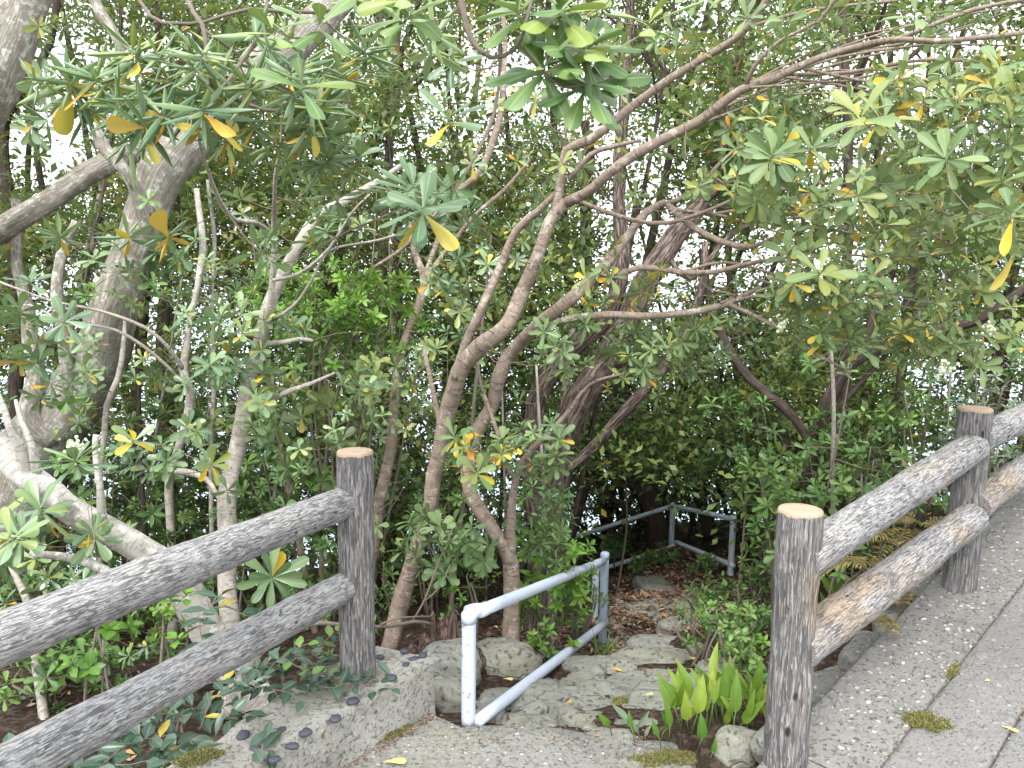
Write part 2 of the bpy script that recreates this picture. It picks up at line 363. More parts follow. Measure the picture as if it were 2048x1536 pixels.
L_DRY = leaf_mat('dry_fallen_leaf', [(0, (.06, .036, .026)), (.4, (.16, .095, .07)), (.7, (.28, .185, .14)), (.9, (.42, .32, .25)), (1, (.5, .25, .05))], .8, .05, .3, .1, (.2, .14, .1))
L_PALE = leaf_mat('pale_yellow_fallen_leaf', [(0, (.55, .50, .18)), (.6, (.65, .55, .15)), (1, (.62, .36, .04))], .6, .1, .4, .2, (.7, .6, .3))
L_GREY = leaf_mat('grey_green_leaf', [(0, (.10, .15, .09)), (.5, (.17, .23, .15)), (1, (.25, .31, .21))], .6, .2, .3)
FLOWER = simple('cream_flower', (.62, .66, .45), .7, .15)

# ------------------------------------------------------------------ leaves
def leaf_tpl(rows, cols, shape='obovate', roll=0.0, arch=.12, fold=.12):
    """template: x across (-.5..+.5 of width 1), y along 0..1, z normal"""
    t = np.linspace(0, 1, rows+1); cx = 0
    if shape in ('obovate', 'ellip') and rows > 2: t = 1-(1-t)**1.9 if rows > 4 else 1-(1-t)**1.7
    cx = np.linspace(-1, 1, cols+1)
    if shape == 'obovate':
        u_ = np.clip((t-.08)/.92, 0, 1); w = np.clip(.07+1.25*u_**1.15*np.sqrt(np.clip(1-u_**3.2, 0, 1)), .05, 2)
    elif shape == 'ellip': w = np.clip(np.sin(np.pi*np.clip((t-.06)/.94, 0, 1)**.85), .04, 1)
    elif shape == 'lance': w = np.clip(np.sin(np.pi*np.clip(t, 0, 1)**.7), .05, 1)**.9
    else: w = np.clip(np.sin(np.pi*t**.8), .03, 1)
    w[-1] = .10 if shape == 'obovate' else .02
    if shape == 'obovate': w = w/w.max()
    V, A = [], []
    for i, ti in enumerate(t):
        for c in cx:
            ang = c*roll
            x = (math.sin(ang)/roll if roll > .01 else c)*w[i]*.5
            z = (-(1-math.cos(ang))/roll*w[i]*.5*.3 if roll > .01 else 0)+abs(c)*fold*w[i]*.5*.55
            V.append((x, ti, z-arch*ti*ti)); A.append((c, ti))
    q = [(i*(cols+1)+j, i*(cols+1)+j+1, (i+1)*(cols+1)+j+1, (i+1)*(cols+1)+j) for i in range(rows) for j in range(cols)]
    return np.array(V), np.array(q), np.array(A)
T_BIG = leaf_tpl(8, 4, 'obovate', .55, .16, 0)
T_ROLL = leaf_tpl(7, 6, 'ellip', 1.45, .14, 0)
T_MED = leaf_tpl(5, 2, 'obovate', .0, .16, .2)
T_SM = leaf_tpl(3, 2, 'obovate', .0, .14, .2)
T_ELL = leaf_tpl(4, 2, 'ellip', .0, .15, .2)
T_LAN = leaf_tpl(7, 2, 'lance', .0, .30, .25)
T_TINY = (np.array([(0, 0, 0), (-.5, .55, .06), (0, .5, -.03), (.5, .55, .06), (0, 1, -.1)]), np.array([(0, 2, 4, 1), (0, 3, 4, 2)]), np.array([(0, 0), (-1, .5), (0, .5), (1, .5), (0, 1)]))
T_QUAD = (np.array([(0, 0, 0), (-.5, .55, .09), (0, 1, -.06), (.5, .55, .09)]), np.array([(0, 3, 2, 1)]), np.array([(0, 0), (-1, .5), (0, 1), (1, .5)]))
T_IVY = leaf_tpl(5, 4, 'ellip', .0, .15, .25)

class Leaves:
    def __init__(s): s.r = []
    def add(s, pos, dr, up, L, W, tint):
        pos = np.atleast_2d(pos); n = len(pos)
        f = lambda a: np.broadcast_to(np.asarray(a, float), (n,))
        s.r.append((pos, np.broadcast_to(dr, (n, 3)), np.broadcast_to(up, (n, 3)), f(L), f(W), f(tint)))
    def arr(s): return [np.concatenate([x[i] for x in s.r]) for i in range(6)]
    def frame(s):
        p, d, u, L, W, t = s.arr(); d = nrm(d); x = nrm(np.cross(d, u)); z = np.cross(x, d); return p, x, d, z, L, W, t
def build_leaves(fr, tpl, acc=None, idx=None):
    p, x, d, z, L, W, t = fr if idx is None else [a[idx] for a in fr]
    V, q, A = tpl; acc = acc or Acc(); n = len(p)
    if n == 0: return acc
    v = p[:, None]+V[None, :, 0, None]*(x*W[:, None])[:, None]+V[None, :, 1, None]*(d*L[:, None])[:, None]+V[None, :, 2, None]*(z*L[:, None])[:, None]
    a = np.zeros((n, len(V), 3)); a[:, :, 0] = A[None, :, 0]; a[:, :, 1] = A[None, :, 1]; a[:, :, 2] = t[:, None]
    qq = (q[None]+(np.arange(n)*len(V))[:, None, None]).reshape(-1, 4)
    acc.add(v.reshape(-1, 3), qq, None, a.reshape(-1, 3)); return acc

def rosette(L, pos, axis, n, ln, ratio=.33, tint=(.1, .7), yellow=.05, spread=(35, 100), g=rng):
    axis = nrm(axis); ref = nrm(np.cross(axis, g.normal(size=3))); b = np.cross(axis, ref)
    k = np.arange(n); ph = k*2.39996+g.uniform(0, 6.28); f = (k+.5)/n
    el = np.radians(spread[0]+(spread[1]-spread[0])*f**.8+g.normal(0, 9, n))
    rad = np.cos(ph)[:, None]*ref+np.sin(ph)[:, None]*b
    d = np.cos(el)[:, None]*axis+np.sin(el)[:, None]*rad
    d[:, 2] -= .12*f; up = np.sin(el)[:, None]*axis-np.cos(el)[:, None]*rad+g.normal(0, .18, (n, 3))
    ll = ln*(.62+.48*np.sin(np.pi*np.clip(f*.8+.1, 0, 1)))*g.uniform(.8, 1.15, n)
    t = np.clip(g.uniform(tint[0], tint[1])+g.normal(0, .15, n)+.12*(1-f), 0, .78)
    yl = (g.random(n) < yellow*(f > .55)*2.2); t = np.where(yl, g.uniform(.87, 1, n), t)
    L.add(pos-axis*.012*f[:, None]*2, d, up, ll, ll*ratio*g.uniform(.85, 1.15, n), t)

# ------------------------------------------------------------------ terrain
_cp = [(1300, 1500, 2.9), (940, 1462, 3.22), (1250, 1450, 3.3), (800, 1500, 3.0), (1120, 1500, 2.9), (1400, 1375, 3.75), (1250, 1360, 4.2), (1100, 1385, 3.8), (1400, 1290, 4.7),
       (1200, 1300, 5.5), (1350, 1215, 6.3), (1466, 1170, 7.2), (1350, 1100, 8.4), (1250, 1185, 7.4), (1520, 1250, 5.0), (1700, 1290, 3.7),
       (1500, 1420, 3.15), (1850, 1170, 4.2), (2000, 1060, 5.2), (2300, 1000, 5.8), (1620, 1110, 7), (1780, 1010, 9), (1000, 1335, 4.2), (790, 1300, 4.5), (880, 1330, 4.0),
       (470, 1450, 3.9), (100, 1500, 3.7), (-300, 1500, 3.7), (-900, 1500, 3.7), (650, 1270, 6), (300, 1270, 7), (900, 1200, 7.5), (1050, 1260, 6.2), (600, 1240, 10), (1100, 1200, 9.6), (1250, 1160, 9.6),
       (1096, 1362, 4.2), (1160, 1320, 4.8), (1192, 1302, 5.2), (1032, 1426, 3.55), (1000, 1400, 3.9), (1290, 1136, 8.9), (1200, 1172, 9.1), (1140, 1200, 9.2), (1330, 1125, 9.2), (1700, 1070, 11), (2200, 900, 11), (2500, 800, 14), (-600, 1300, 8), (0, 1270, 11)]
CP = np.array([P(*c) for c in _cp]+[(-.4, 1.5, -.13), (.6, 1, -.13), (-3, 0, -.13), (3, 0, .15), (4.5, 3, .5), (7, 6, .9), (10, 5, 1.2), (12, 0, 1.3), (0, -4, -.13), (8, -6, .8), (-8, -4, -.5), (-6, 2, -.6),
                 (-3.4, 3.2, -.5), (0, 13, -4.6), (-5, 13, -5.2), (5, 13, -3.2), (10, 13, -1.6), (-10, 9, -3.5), (0, 18, -8.5), (8, 19, -5), (-8, 18, -9)])
def H(x, y):
    x = np.atleast_1d(np.asarray(x, float)); y = np.atleast_1d(np.asarray(y, float))
    d2 = (x[:, None]-CP[:, 0])**2+(y[:, None]-CP[:, 1])**2+.02
    w = d2**-1.7; z = (w*CP[:, 2]).sum(1)/w.sum(1)
    far = np.clip((y-12)/8, 0, 1); z = z*(1-far)+far*(-4.6-(y-12)*.62+np.clip(x, -30, 30)*.15)
    return np.maximum(z, -22)
def Hn(x, y):
    x = np.atleast_1d(x).astype(float); y = np.atleast_1d(y).astype(float)
    a = np.clip((y-3.3)/1.2, .05, 1)*(1-.75*np.exp(-((x-(.25+(y-3.2)*.30))/.9)**2))
    return H(x, y)+a*.07*fbm(np.stack([x*1.7, y*1.7, 0*x], -1), 3, 4)
def on_ground(px, py, dmin=1.5, dmax=14):
    d = np.linspace(dmin, dmax, 400); p = CAM+d[:, None]*(fwd+RIGHT*((px-1024)/F)+UP*((768-py)/F))
    z = Hn(p[:, 0], p[:, 1]); k = np.argmax(p[:, 2] < z); return p[k] if (p[:, 2] < z).any() else p[-1]
a = Acc(); sv = [(-3000, 14, -14), (3000, 14, -14), (3000, 5000, -14), (-3000, 5000, -14)]; a.add(sv, [(0, 1, 2, 3)]); a.obj('sea', SEA, None, kind='structure')

# ------------------------------------------------------------------ apron, wall, slabs
def grid_patch(acc, poly, z, res=.03, thick=.12, seed=0, amp=.006, edge=.02):
    """a slab with an uneven edge: poly is a ccw outline in xy, z a function"""
    poly = np.array(poly, float); pts = []
    for i in range(len(poly)):
        p0, p1 = poly[i], poly[(i+1) % len(poly)]; n = max(2, int(np.linalg.norm(p1-p0)/res))
        for t in np.linspace(0, 1, n, endpoint=False): pts.append(p0+(p1-p0)*t)
    pts = np.array(pts); c = poly.mean(0)
    jit = fbm(np.c_[pts*9, pts[:, :1]*0], seed, 4)*edge; dv = nrm(pts-c); pts = pts+dv*jit[:, None]
    K = len(pts); rings = [1, .985, .93, .8, .6, .4, .2]; V = []
    zz = lambda p: z(p[:, 0], p[:, 1])+amp*fbm(np.c_[p*6, p[:, :1]*0], seed+9, 4)
    bot = np.c_[pts, zz(pts)-thick]; V.append(bot)
    for k, s in enumerate(rings):
        p = c+(pts-c)*s; h = zz(p); 
        if k == 0: h = h-.012
        V.append(np.c_[p, h])
    V = np.vstack(V+[np.r_[c, zz(c[None])][None]]); R = len(rings)+1
    q = []
    j = np.arange(K); j2 = (j+1) % K
    for r_ in range(R-1): q.append(np.stack([r_*K+j, r_*K+j2, (r_+1)*K+j2, (r_+1)*K+j], -1))
    t = np.stack([(R-1)*K+j, (R-1)*K+j2, np.full(K, R*K)], -1)
    acc.add(V, np.concatenate(q), t, V)
ZA = -.11
def on_z(px, py, z):
    r = fwd+RIGHT*((px-1024)/F)+UP*((768-py)/F); return CAM+r*(z-CAM[2])/r[2]
ap = [on_z(x, y, ZA)[:2] for x, y in [(862, 1422), (925, 1447), (1020, 1441), (1110, 1452), (1250, 1468), (1345, 1482), (1395, 1520), (1420, 1640)]]
ap = [(-3, -2.5)]+[(.9, -2.5), (.9, 1.2)]+ap[::-1]+[tuple(on_z(650, 1536, ZA)[:2]), tuple(on_z(500, 1640, ZA)[:2]), (-3, .3)]
a = Acc(); grid_patch(a, [ap[0], ap[1]]+ap[2:], lambda x, y: ZA+0*x, .03, .35, 2, .008, .012); a.obj('concrete_apron', C_APRON, None, kind='structure')

# the low concrete wall that carries the left fence
ZW = .10
fr = [on_z(862, 1316, ZW), on_z(700, 1412, ZW), on_z(560, 1495, ZW), on_z(380, 1600, ZW), on_z(60, 1830, ZW)]
bk = [on_z(760, 1285, ZW), on_z(640, 1345, ZW), on_z(520, 1420, ZW), on_z(410, 1490, ZW), on_z(60, 1700, ZW)]
def wall_mesh():
    acc = Acc()
    f, fr_ = catmull(np.array(fr), np.ones(len(fr)), .03); n = len(f)
    b, _ = catmull(np.array(bk), np.ones(len(bk)), .03)
    b = np.array([b[min(len(b)-1, int(i/(n-1)*(len(b)-1)))] for i in range(n)])
    # extend the end of the front face a little beyond the apron edge
    prof = []
    K = 14
    for i in range(n):
        row = []
        fb = f[i].copy(); fb[2] = ZA-.06; out = np.array([f[i][0]-b[i][0], f[i][1]-b[i][1], 0]); out = nrm(out)
        for t in np.linspace(0, 1, 8): row.append(fb+(f[i]-fb)*t+out*.03*(1-t))
        for t in np.linspace(0, 1, K)[1:]: row.append(f[i]+(b[i]-f[i])*t)
        bb = b[i].copy()-out*.06; bb[2] = -.75
        for t in np.linspace(0, 1, 8)[1:]: row.append(b[i]+(bb-b[i])*t)
        prof.append(row)
    G = np.array(prof); m = G.shape[1]; pts = G.reshape(-1, 3)
    nz = fbm(pts*7, 4, 4); dis = np.stack([fbm(pts*9+5, 6, 3), fbm(pts*9+9, 7, 3), nz], -1)*.012
    pts = pts+dis
    i, j = np.meshgrid(np.arange(n-1), np.arange(m-1), indexing='ij')
    acc.add(pts, np.stack([i*m+j, i*m+j+1, (i+1)*m+j+1, (i+1)*m+j], -1).reshape(-1, 4), None, pts)
    # end face
    e = pts[:m]; c = e.mean(0); acc.add(np.vstack([e, c]), None, [(k, m, k+1) for k in range(m-1)]+[(m-1, m, 0)], np.vstack([e, c]))
    return acc
wt = thing('low_concrete_wall', 'low rough concrete wall studded with dark round pebbles below the left log fence', 'wall', fr[1])
wall_mesh().obj('wall_body', C_WALL, wt)
def blob(r, seed, flat=.6, sub=2, rough=.25, freq=2.5):
    """rock mesh by noise on an icosphere-like lat-long ball"""
    n1, n2 = (6, 10) if sub == 1 else (18, 28) if sub == 2 else (34, 52)
    th = np.linspace(0, math.pi, n1+1); ph = np.linspace(0, 2*math.pi, n2, endpoint=False)
    T, Pp = np.meshgrid(th, ph, indexing='ij'); d = np.stack([np.sin(T)*np.cos(Pp), np.sin(T)*np.sin(Pp), np.cos(T)], -1).reshape(-1, 3)
    k = 1+rough*fbm(d*freq*.6+seed*3.1, seed, 5)
    sq = (np.abs(d)**3.2).sum(1)**(-1/3.2); v = d*(k*(.45+.55*sq))[:, None]*np.array(r)
    i, j = np.meshgrid(np.arange(n1), np.arange(n2), indexing='ij'); j2 = (j+1) % n2
    q = np.stack([i*n2+j, (i+1)*n2+j, (i+1)*n2+j2, i*n2+j2], -1).reshape(-1, 4); return v, q
pm = []
for s_ in range(4):
    a = Acc(); v, q = blob((.024, .019, .010), s_, sub=1, rough=.12); a.add(v, q, None, v); pm.append(a.mesh('pebble', PEBBLE))
for k, (px, py) in enumerate([(637, 1361), (760, 1314), (808, 1302), (828, 1318), (812, 1330), (783, 1355), (705, 1402), (609, 1467), (563, 1460), (487, 1471), (584, 1492), (549, 1519), (614, 1463), (512, 1497), (671, 1437), (846, 1310)][:16]):
    p = on_z(px, py, ZW+.004); o = link('pebble', pm[k % 4], wt); o.location = tuple(p); sc = rng.uniform(.8, 1.25); o.scale = (sc, sc*rng.uniform(.8, 1.1), sc); o.rotation_euler = (0, 0, rng.uniform(0, 3))
adopt(wt)

# raised path slabs on the right
Q = P(1580, 1545, 2.6); US = nrm(np.array([.76, .65, 0]))[:2]; SL = .205
zs = lambda x, y: Q[2]+SL*((x-Q[0])*US[0]+(y-Q[1])*US[1])
def on_slab(px, py):
    r = fwd+RIGHT*((px-1024)/F)+UP*((768-py)/F)
    # C+ t r : z = Q2+SL*((x-Qx)ux+(y-Qy)uy)
    a_ = r[2]-SL*(r[0]*US[0]+r[1]*US[1]); b_ = Q[2]+SL*((CAM[0]-Q[0])*US[0]+(CAM[1]-Q[1])*US[1])-CAM[2]
    return CAM+r*b_/a_
e0, e1 = on_slab(1640, 1395)[:2], on_slab(2005, 1010)[:2]; ed = nrm(e1-e0)
j0, j1 = on_slab(1859, 1401)[:2], on_slab(2002, 1225)[:2]; k0, k1 = on_slab(1957, 1536)[:2], on_slab(2048, 1396)[:2]
nn = np.array([ed[1], -ed[0]]); w1 = (j0-e0)@nn; w1b = (j1-e0)@nn; w2 = (k0-e0)@nn; w2b = (k1-e0)@nn
print('slab widths', w1, w1b, w2, w2b, 'edge', e0, e1, 'Q', Q)
w1m = (w1+w1b)/2; w2m = max((w2+w2b)/2, w1m+.25)
def strip(name, s0, s1, a0, a1, mat, seed, dz=0):
    ns, na = int((s1-s0)/.045), max(8, int((a1-a0)/.045)); S_ = np.linspace(s0, s1, ns); A_ = np.concatenate([[a0, a0, a0+.008], np.linspace(a0+.02, a1-.02, na), [a1-.008, a1, a1]]); m = len(A_)
    s2, a2 = np.meshgrid(S_, A_, indexing='ij'); jl = .0025*fbm(np.stack([s2*8, a2*0, a2*0+seed], -1).reshape(-1, 3), seed, 4).reshape(s2.shape); a3 = a2+jl*((a2 < a0+.015)*1.0-(a2 > a1-.015)*1.0)
    x, y = e0[0]+ed[0]*s2+nn[0]*a3, e0[1]+ed[1]*s2+nn[1]*a3; z = zs(x, y)+dz+.005*fbm(np.stack([x*5, y*5, x*0], -1).reshape(-1, 3), seed+2, 4).reshape(x.shape)
    z[:, 1] -= .007; z[:, -2] -= .007; z[:, 0] -= .2; z[:, -1] -= .2; V = np.stack([x, y, z], -1).reshape(-1, 3)
    i, j = np.meshgrid(np.arange(ns-1), np.arange(m-1), indexing='ij'); acc = Acc(); acc.add(V, np.stack([i*m+j, i*m+j+1, (i+1)*m+j+1, (i+1)*m+j], -1).reshape(-1, 4)[:, ::-1], None, V); return acc.obj(name, mat, None, kind='structure')
strip('footpath_edge_slab', -.30, 9, 0, w1m-.0015, C_SLAB, 3)
sB = (on_slab(1800, 1500)[:2]-e0)@ed
strip('footpath_middle_slab', -3, 9, w1m+.0015, w2m-.003, C_ROAD, 4, -.001)
strip('footpath_outer_slab', -3, 9, w2m+.003, w2m+2.6, C_ROAD2, 5, -.004)
c = [e0+ed*-3+nn*.03, e0+ed*-3+nn*(w2m+2.5), e0+ed*8.9+nn*(w2m+2.5), e0+ed*8.9+nn*.03]
a = Acc(); V = np.array([(*p, zs(*p)-.03) for p in c]); a.add(V, [(0, 1, 2, 3)], None, V); a.obj('footpath_bed', JOINT, None, kind='structure')
strip('footpath_near_slab', -3, -.303, .0, w1m-.006, C_ROAD2, 6, -.003)

gx = np.concatenate([np.linspace(-40, -6, 24)[:-1], np.linspace(-6, 8, 261), np.linspace(8, 40, 24)[1:]])
gy = np.concatenate([np.linspace(-12, .5, 12)[:-1], np.linspace(.5, 12, 231), np.linspace(12, 45, 30)[1:]])
X, Yg = np.meshgrid(gx, gy, indexing='ij'); Z = Hn(X.ravel(), Yg.ravel())
# hollow under the raised slab and the apron
def inside(poly, x, y):
    r = np.zeros(len(x), bool); n = len(poly)
    for i_ in range(n):
        (x0, y0), (x1, y1) = poly[i_], poly[(i_+1) % n]
        c_ = ((y0 > y) != (y1 > y)) & (x < (x1-x0)*(y-y0)/((y1-y0) if y1 != y0 else 1e-9)+x0); r ^= c_
    return r
xx_, yy_ = X.ravel(), Yg.ravel(); cpt = np.array(ap).mean(0)
m_ = inside([tuple(cpt+(np.array(q)-cpt)*.97) for q in ap], xx_, yy_); Z = np.where(m_, np.minimum(Z, ZA-.2), Z)
aa_ = (xx_-e0[0])*nn[0]+(yy_-e0[1])*nn[1]; m_ = (aa_ > .02) & (yy_ > 1.0); Z = np.where(m_, np.minimum(Z, zs(xx_, yy_)-.18), Z); Z = np.where((aa_ > -.22) & (aa_ <= .02) & (yy_ > 1), np.minimum(Z, zs(xx_, yy_)-.10), Z)
a = Acc(); nx, ny = len(gx), len(gy); ii, jj = np.meshgrid(np.arange(nx-1), np.arange(ny-1), indexing='ij')
Vg = np.stack([X.ravel(), Yg.ravel(), Z-.012], -1)
a.add(Vg, np.stack([ii*ny+jj, (ii+1)*ny+jj, (ii+1)*ny+jj+1, ii*ny+jj+1], -1).reshape(-1, 4), None, Vg)
a.obj('ground', GROUND, None, kind='structure')

# ------------------------------------------------------------------ log fences
def log_part(name, p0, p1, r0, r1, mat, parent, sides=64, seed=0, label=None):
    p0, p1 = np.array(p0), np.array(p1); n = max(12, int(np.linalg.norm(p1-p0)/.022))
    t = np.linspace(0, 1, n)[:, None]; p = p0+(p1-p0)*t
    acc = Acc(); tg = nrm(p1-p0)
    r = r0+(r1-r0)*t[:, 0]
    # ridged bark relief as geometry
    base = Acc(); tube(base, p, r, sides, 0, False, seed, v0=seed*1.7); v = base.v[0]; tc = base.a[0]
    q = base.q[0]; ctr = np.repeat(p, sides, 0); nd = nrm(v-ctr)
    s3 = np.stack([tc[:, 0]*48, tc[:, 1]*48, tc[:, 2]*9], -1); w = fbm(s3*.5, seed, 2)
    rg = 1-np.abs(fbm(s3+w[:, None]*.8, seed+3, 3)); big = fbm(tc*7, seed+7, 3)
    v = v+nd*(-.0015*np.clip(rg-.55, 0, 1)/.45+.004*big)[:, None]
    acc.add(v, q, None, tc)
    for e, pp in ((0, p0), (n-1, p1)):
        ring = v[e*sides:(e+1)*sides]; V = np.vstack([ring, pp]); j = np.arange(sides); j2 = (j+1) % sides
        acc.add(V, None, np.stack([j2, j, np.full(sides, sides)], -1) if e == 0 else np.stack([j, j2, np.full(sides, sides)], -1), np.vstack([tc[e*sides:(e+1)*sides], tc[e*sides]*0+[0, 0, tc[e*sides][2]]]))
    return acc.obj(name, mat, parent, label=label)
def post(parent, base, top, r, mat, seed, label=None):
    o = log_part('post', base, top, r, r*.98, mat, parent, 72, seed, label)
    a = Acc(); n = 40; tg = nrm(np.array(top)-base); c = np.array(top)
    x = nrm(np.cross(tg, [0, 1, 0])); y = np.cross(tg, x); th = np.arange(n)*2*math.pi/n
    rr = r*(.985+.02*fbm(np.c_[np.cos(th)*3, np.sin(th)*3, th*0+seed], seed, 3))
    rg = lambda k, h: c+tg*h+(np.cos(th)*rr*k)[:, None]*x+(np.sin(th)*rr*k)[:, None]*y
    rows = [rg(1.0, -.004), rg(.99, .006), rg(.94, .011), rg(.6, .012), rg(.25, .012)]
    V = np.vstack(rows+[(c+tg*.012)[None]])-c; j = np.arange(n); j2 = (j+1) % n
    q = np.concatenate([np.stack([k*n+j, k*n+j2, (k+1)*n+j2, (k+1)*n+j], -1) for k in range(4)]); t = np.stack([4*n+j, 4*n+j2, np.full(n, 5*n)], -1)
    a.add(V, q, t, V); e = a.obj('cut_end', LOG_CAP, o); e.location = tuple(c)
    return o
RP = .0725
lf = thing('log_fence', 'grey mock log fence of one post and two long rails on the low concrete wall', 'fence', on_z(715, 1352, ZW), 'log fences of bark textured posts and rails')
lb = on_z(716, 1352, ZW); lt_ = lb+np.array([0.0, 0, .925]); post(lf, lb-np.array([0, 0, .03]), lt_, RP, LOG_POST, 1)

RR = .066
def ext(p0, p1, k): return p0+(p1-p0)*k
for (a0, a1, sd_) in ((P(0, 1278, 1.83), P(705, 998, 3.14), 2), (P(0, 1548, 1.93), P(705, 1166, 3.17), 3)):
    log_part('rail', ext(a1, a0, 2.2), a1, RR*1.02, RR*.96, LOG_RAIL, lf, 72, sd_)
adopt(lf)

rf = thing('log_fence', 'mock log fence with two posts and brown stained rails climbing beside the paved footpath', 'fence', P(1578, 1545, 2.6), 'log fences of bark textured posts and rails')
t0 = P(1601, 1024, 2.55); post(rf, np.array([t0[0], t0[1], .02]), t0, RP*.995, LOG_POST_TAN, 4, 'near post with a tan streak')
t1 = P(1950, 820, 3.38); b1 = t1.copy(); b1[2] = zs(*t1[:2])-.03; post(rf, b1, t1, RP*.97, LOG_POST, 5)
u0, u1 = P(1600, 1122, 2.55), P(1948, 893, 3.38); l0, l1 = P(1592, 1300, 2.6), P(1944, 1036, 3.38)
log_part('rail', u0, u1, .069, .066, LOG_RAIL_MID, rf, 72, 6); log_part('rail', l0, l1, .074, .066, LOG_RAIL_TAN, rf, 72, 7, 'lower rail worn to brown and tan')
u2, l2 = P(2048, 836, 3.72), P(2048, 940, 3.72); u1b, l1b = P(1955, 880, 3.38), P(1950, 1014, 3.38)
log_part('rail', u1b, ext(u1b, u2, 4.6), .063, .063, LOG_RAIL_MID, rf, 56, 8); log_part('rail', l1b, ext(l1b, l2, 4.6), .063, .063, LOG_RAIL_TAN, rf, 56, 9)
pe = ext(u1b, u2, 4.4); tp = pe+np.array([0, 0, .1]); post(rf, np.array([pe[0], pe[1], zs(*pe[:2])-.2]), tp, RP, LOG_POST, 10)
adopt(rf)

# ------------------------------------------------------------------ pipe railings
def pipe(name, pts, r, mat, parent, label=None, step=.05, sides=20):
    acc = Acc(); p = np.array(pts); 
    if len(p) == 2: p = p[0]+(p[1]-p[0])*np.linspace(0, 1, 12)[:, None]
    tube(acc, p, r, sides, .0, True); return acc.obj(name, mat, parent, label=label)
def pipe_post(base, top, r, mat, parent, label=None):
    o = pipe('post', [base, top], r, mat, parent, label)
    a = Acc(); tube(a, np.array([top-[0, 0, .035], top-[0, 0, .01], top+[0, 0, .004], top+[0, 0, .012], top+[0, 0, .014]]), np.array([1.07, 1.09, 1.06, .8, .3])*r, 20, 0, True); a.obj('cap', mat, o)
    return o
w1t = P(938, 1228, 3.22); w1b_ = w1t.copy(); w1b_[2] = ZA-.03
w2t = P(1210, 1108, 5.45); w2b = w2t.copy(); w2b[2] -= .85
r1 = .029
wr = thing('pipe_railing', 'white painted pipe railing between the concrete apron and the grey post on the steps', 'railing', (w1b_[0], w1b_[1], ZA), 'pipe railings beside the steps')
pipe_post(w1b_, w1t, r1*1.02, PIPE_W, wr); pipe_post(w2b, w2t, r1, PIPE_B, wr, 'grey blue post with peeling paint')
pipe('rail', [P(958, 1223, 3.25), P(1207, 1122, 5.42)], r1*.93, PIPE_W, wr); pipe('rail', [P(953, 1444, 3.27), P(1210, 1247, 5.42)], r1*.93, PIPE_W, wr)
a = Acc(); tube(a, np.array([P(936, 1226, 3.22), P(948, 1222, 3.24), P(964, 1221, 3.3), P(972, 1217, 3.34)]), r1*1.06, 20, .03); a.obj('elbow_joint', PIPE_W, wr)
adopt(wr)
A_ = P(1467, 1034, 7.3); B_ = P(1346, 1008, 8.6); Cc = P(1105, 1088, 9.7); D_ = P(1020, 1150, 10.2)
rr = thing('pipe_railing', 'grey blue pipe railing around the dark landing below the steps', 'railing', P(1466, 1165, 7.3), 'pipe railings beside the steps')
r2 = .028
dn = lambda p, h: p-np.array([0, 0, h])
pipe_post(dn(A_, .72), A_, r2*1.05, PIPE_R, rr); pipe_post(dn(B_, .62), B_, r2*1.05, PIPE_R, rr)
pipe('rail', [A_-[0, 0, .02], B_-[0, 0, .02]], r2*.85, PIPE_R, rr); pipe('rail', [P(1467, 1132, 7.3), P(1352, 1084, 8.6)], r2*.85, PIPE_R, rr)
pipe('rail', [B_-[0, 0, .02], Cc, D_], r2*.85, PIPE_R, rr); pipe('rail', [P(1350, 1092, 8.6), P(1160, 1152, 9.2), P(1060, 1205, 9.6)], r2*.85, PIPE_R, rr)
e1_ = P(1192, 1126, 5.95); pipe_post(dn(e1_, .62), e1_, r2*.95, PIPE_R, rr)
pipe('rail', [e1_-[0, 0, .02], P(1135, 1142, 6.4), P(1040, 1200, 7.2)], r2*.8, PIPE_R, rr)
adopt(rr)

# ------------------------------------------------------------------ stones of the path, boulders
sp_ = thing('stone_path', 'rough stone steps descending from the concrete apron', 'path', on_ground(1300, 1380), kind='structure'); del sp_['category']; del sp_['label']
def stone(parent, px, py, wpx, hpx, th=.09, mat=C_ROCK, seed=0, rot=0, name='stone', lift=.02, flat=1, at=None, **k):
    p = on_ground(px, py) if at is None else at; d = (p-CAM)@fwd; rx = wpx/2*d/F; ry = hpx/2*d/F/max(.22, (py-563)/F*1.0)
    v, q = blob((rx*1.15, ry*.85, th), seed, rough=.17, freq=2.2, sub=3)
    v = v+np.stack([fbm(v*22, seed, 3), fbm(v*22+4, seed+1, 3), fbm(v*16, seed+2, 4)*1.1], -1)*.009
    v[:, 2] = np.where(v[:, 2] > th*.55*flat, th*.55*flat+(v[:, 2]-th*.55*flat)*.35, v[:, 2]) if flat < 2 else v[:, 2]
    acc = Acc(); acc.add(v, q, None, v+p); o = acc.obj(name, mat, parent, **k); o.location = tuple(p+[0, 0, lift]); o.rotation_euler = (rng.normal(0, .04), rng.normal(0, .04), rot); return o
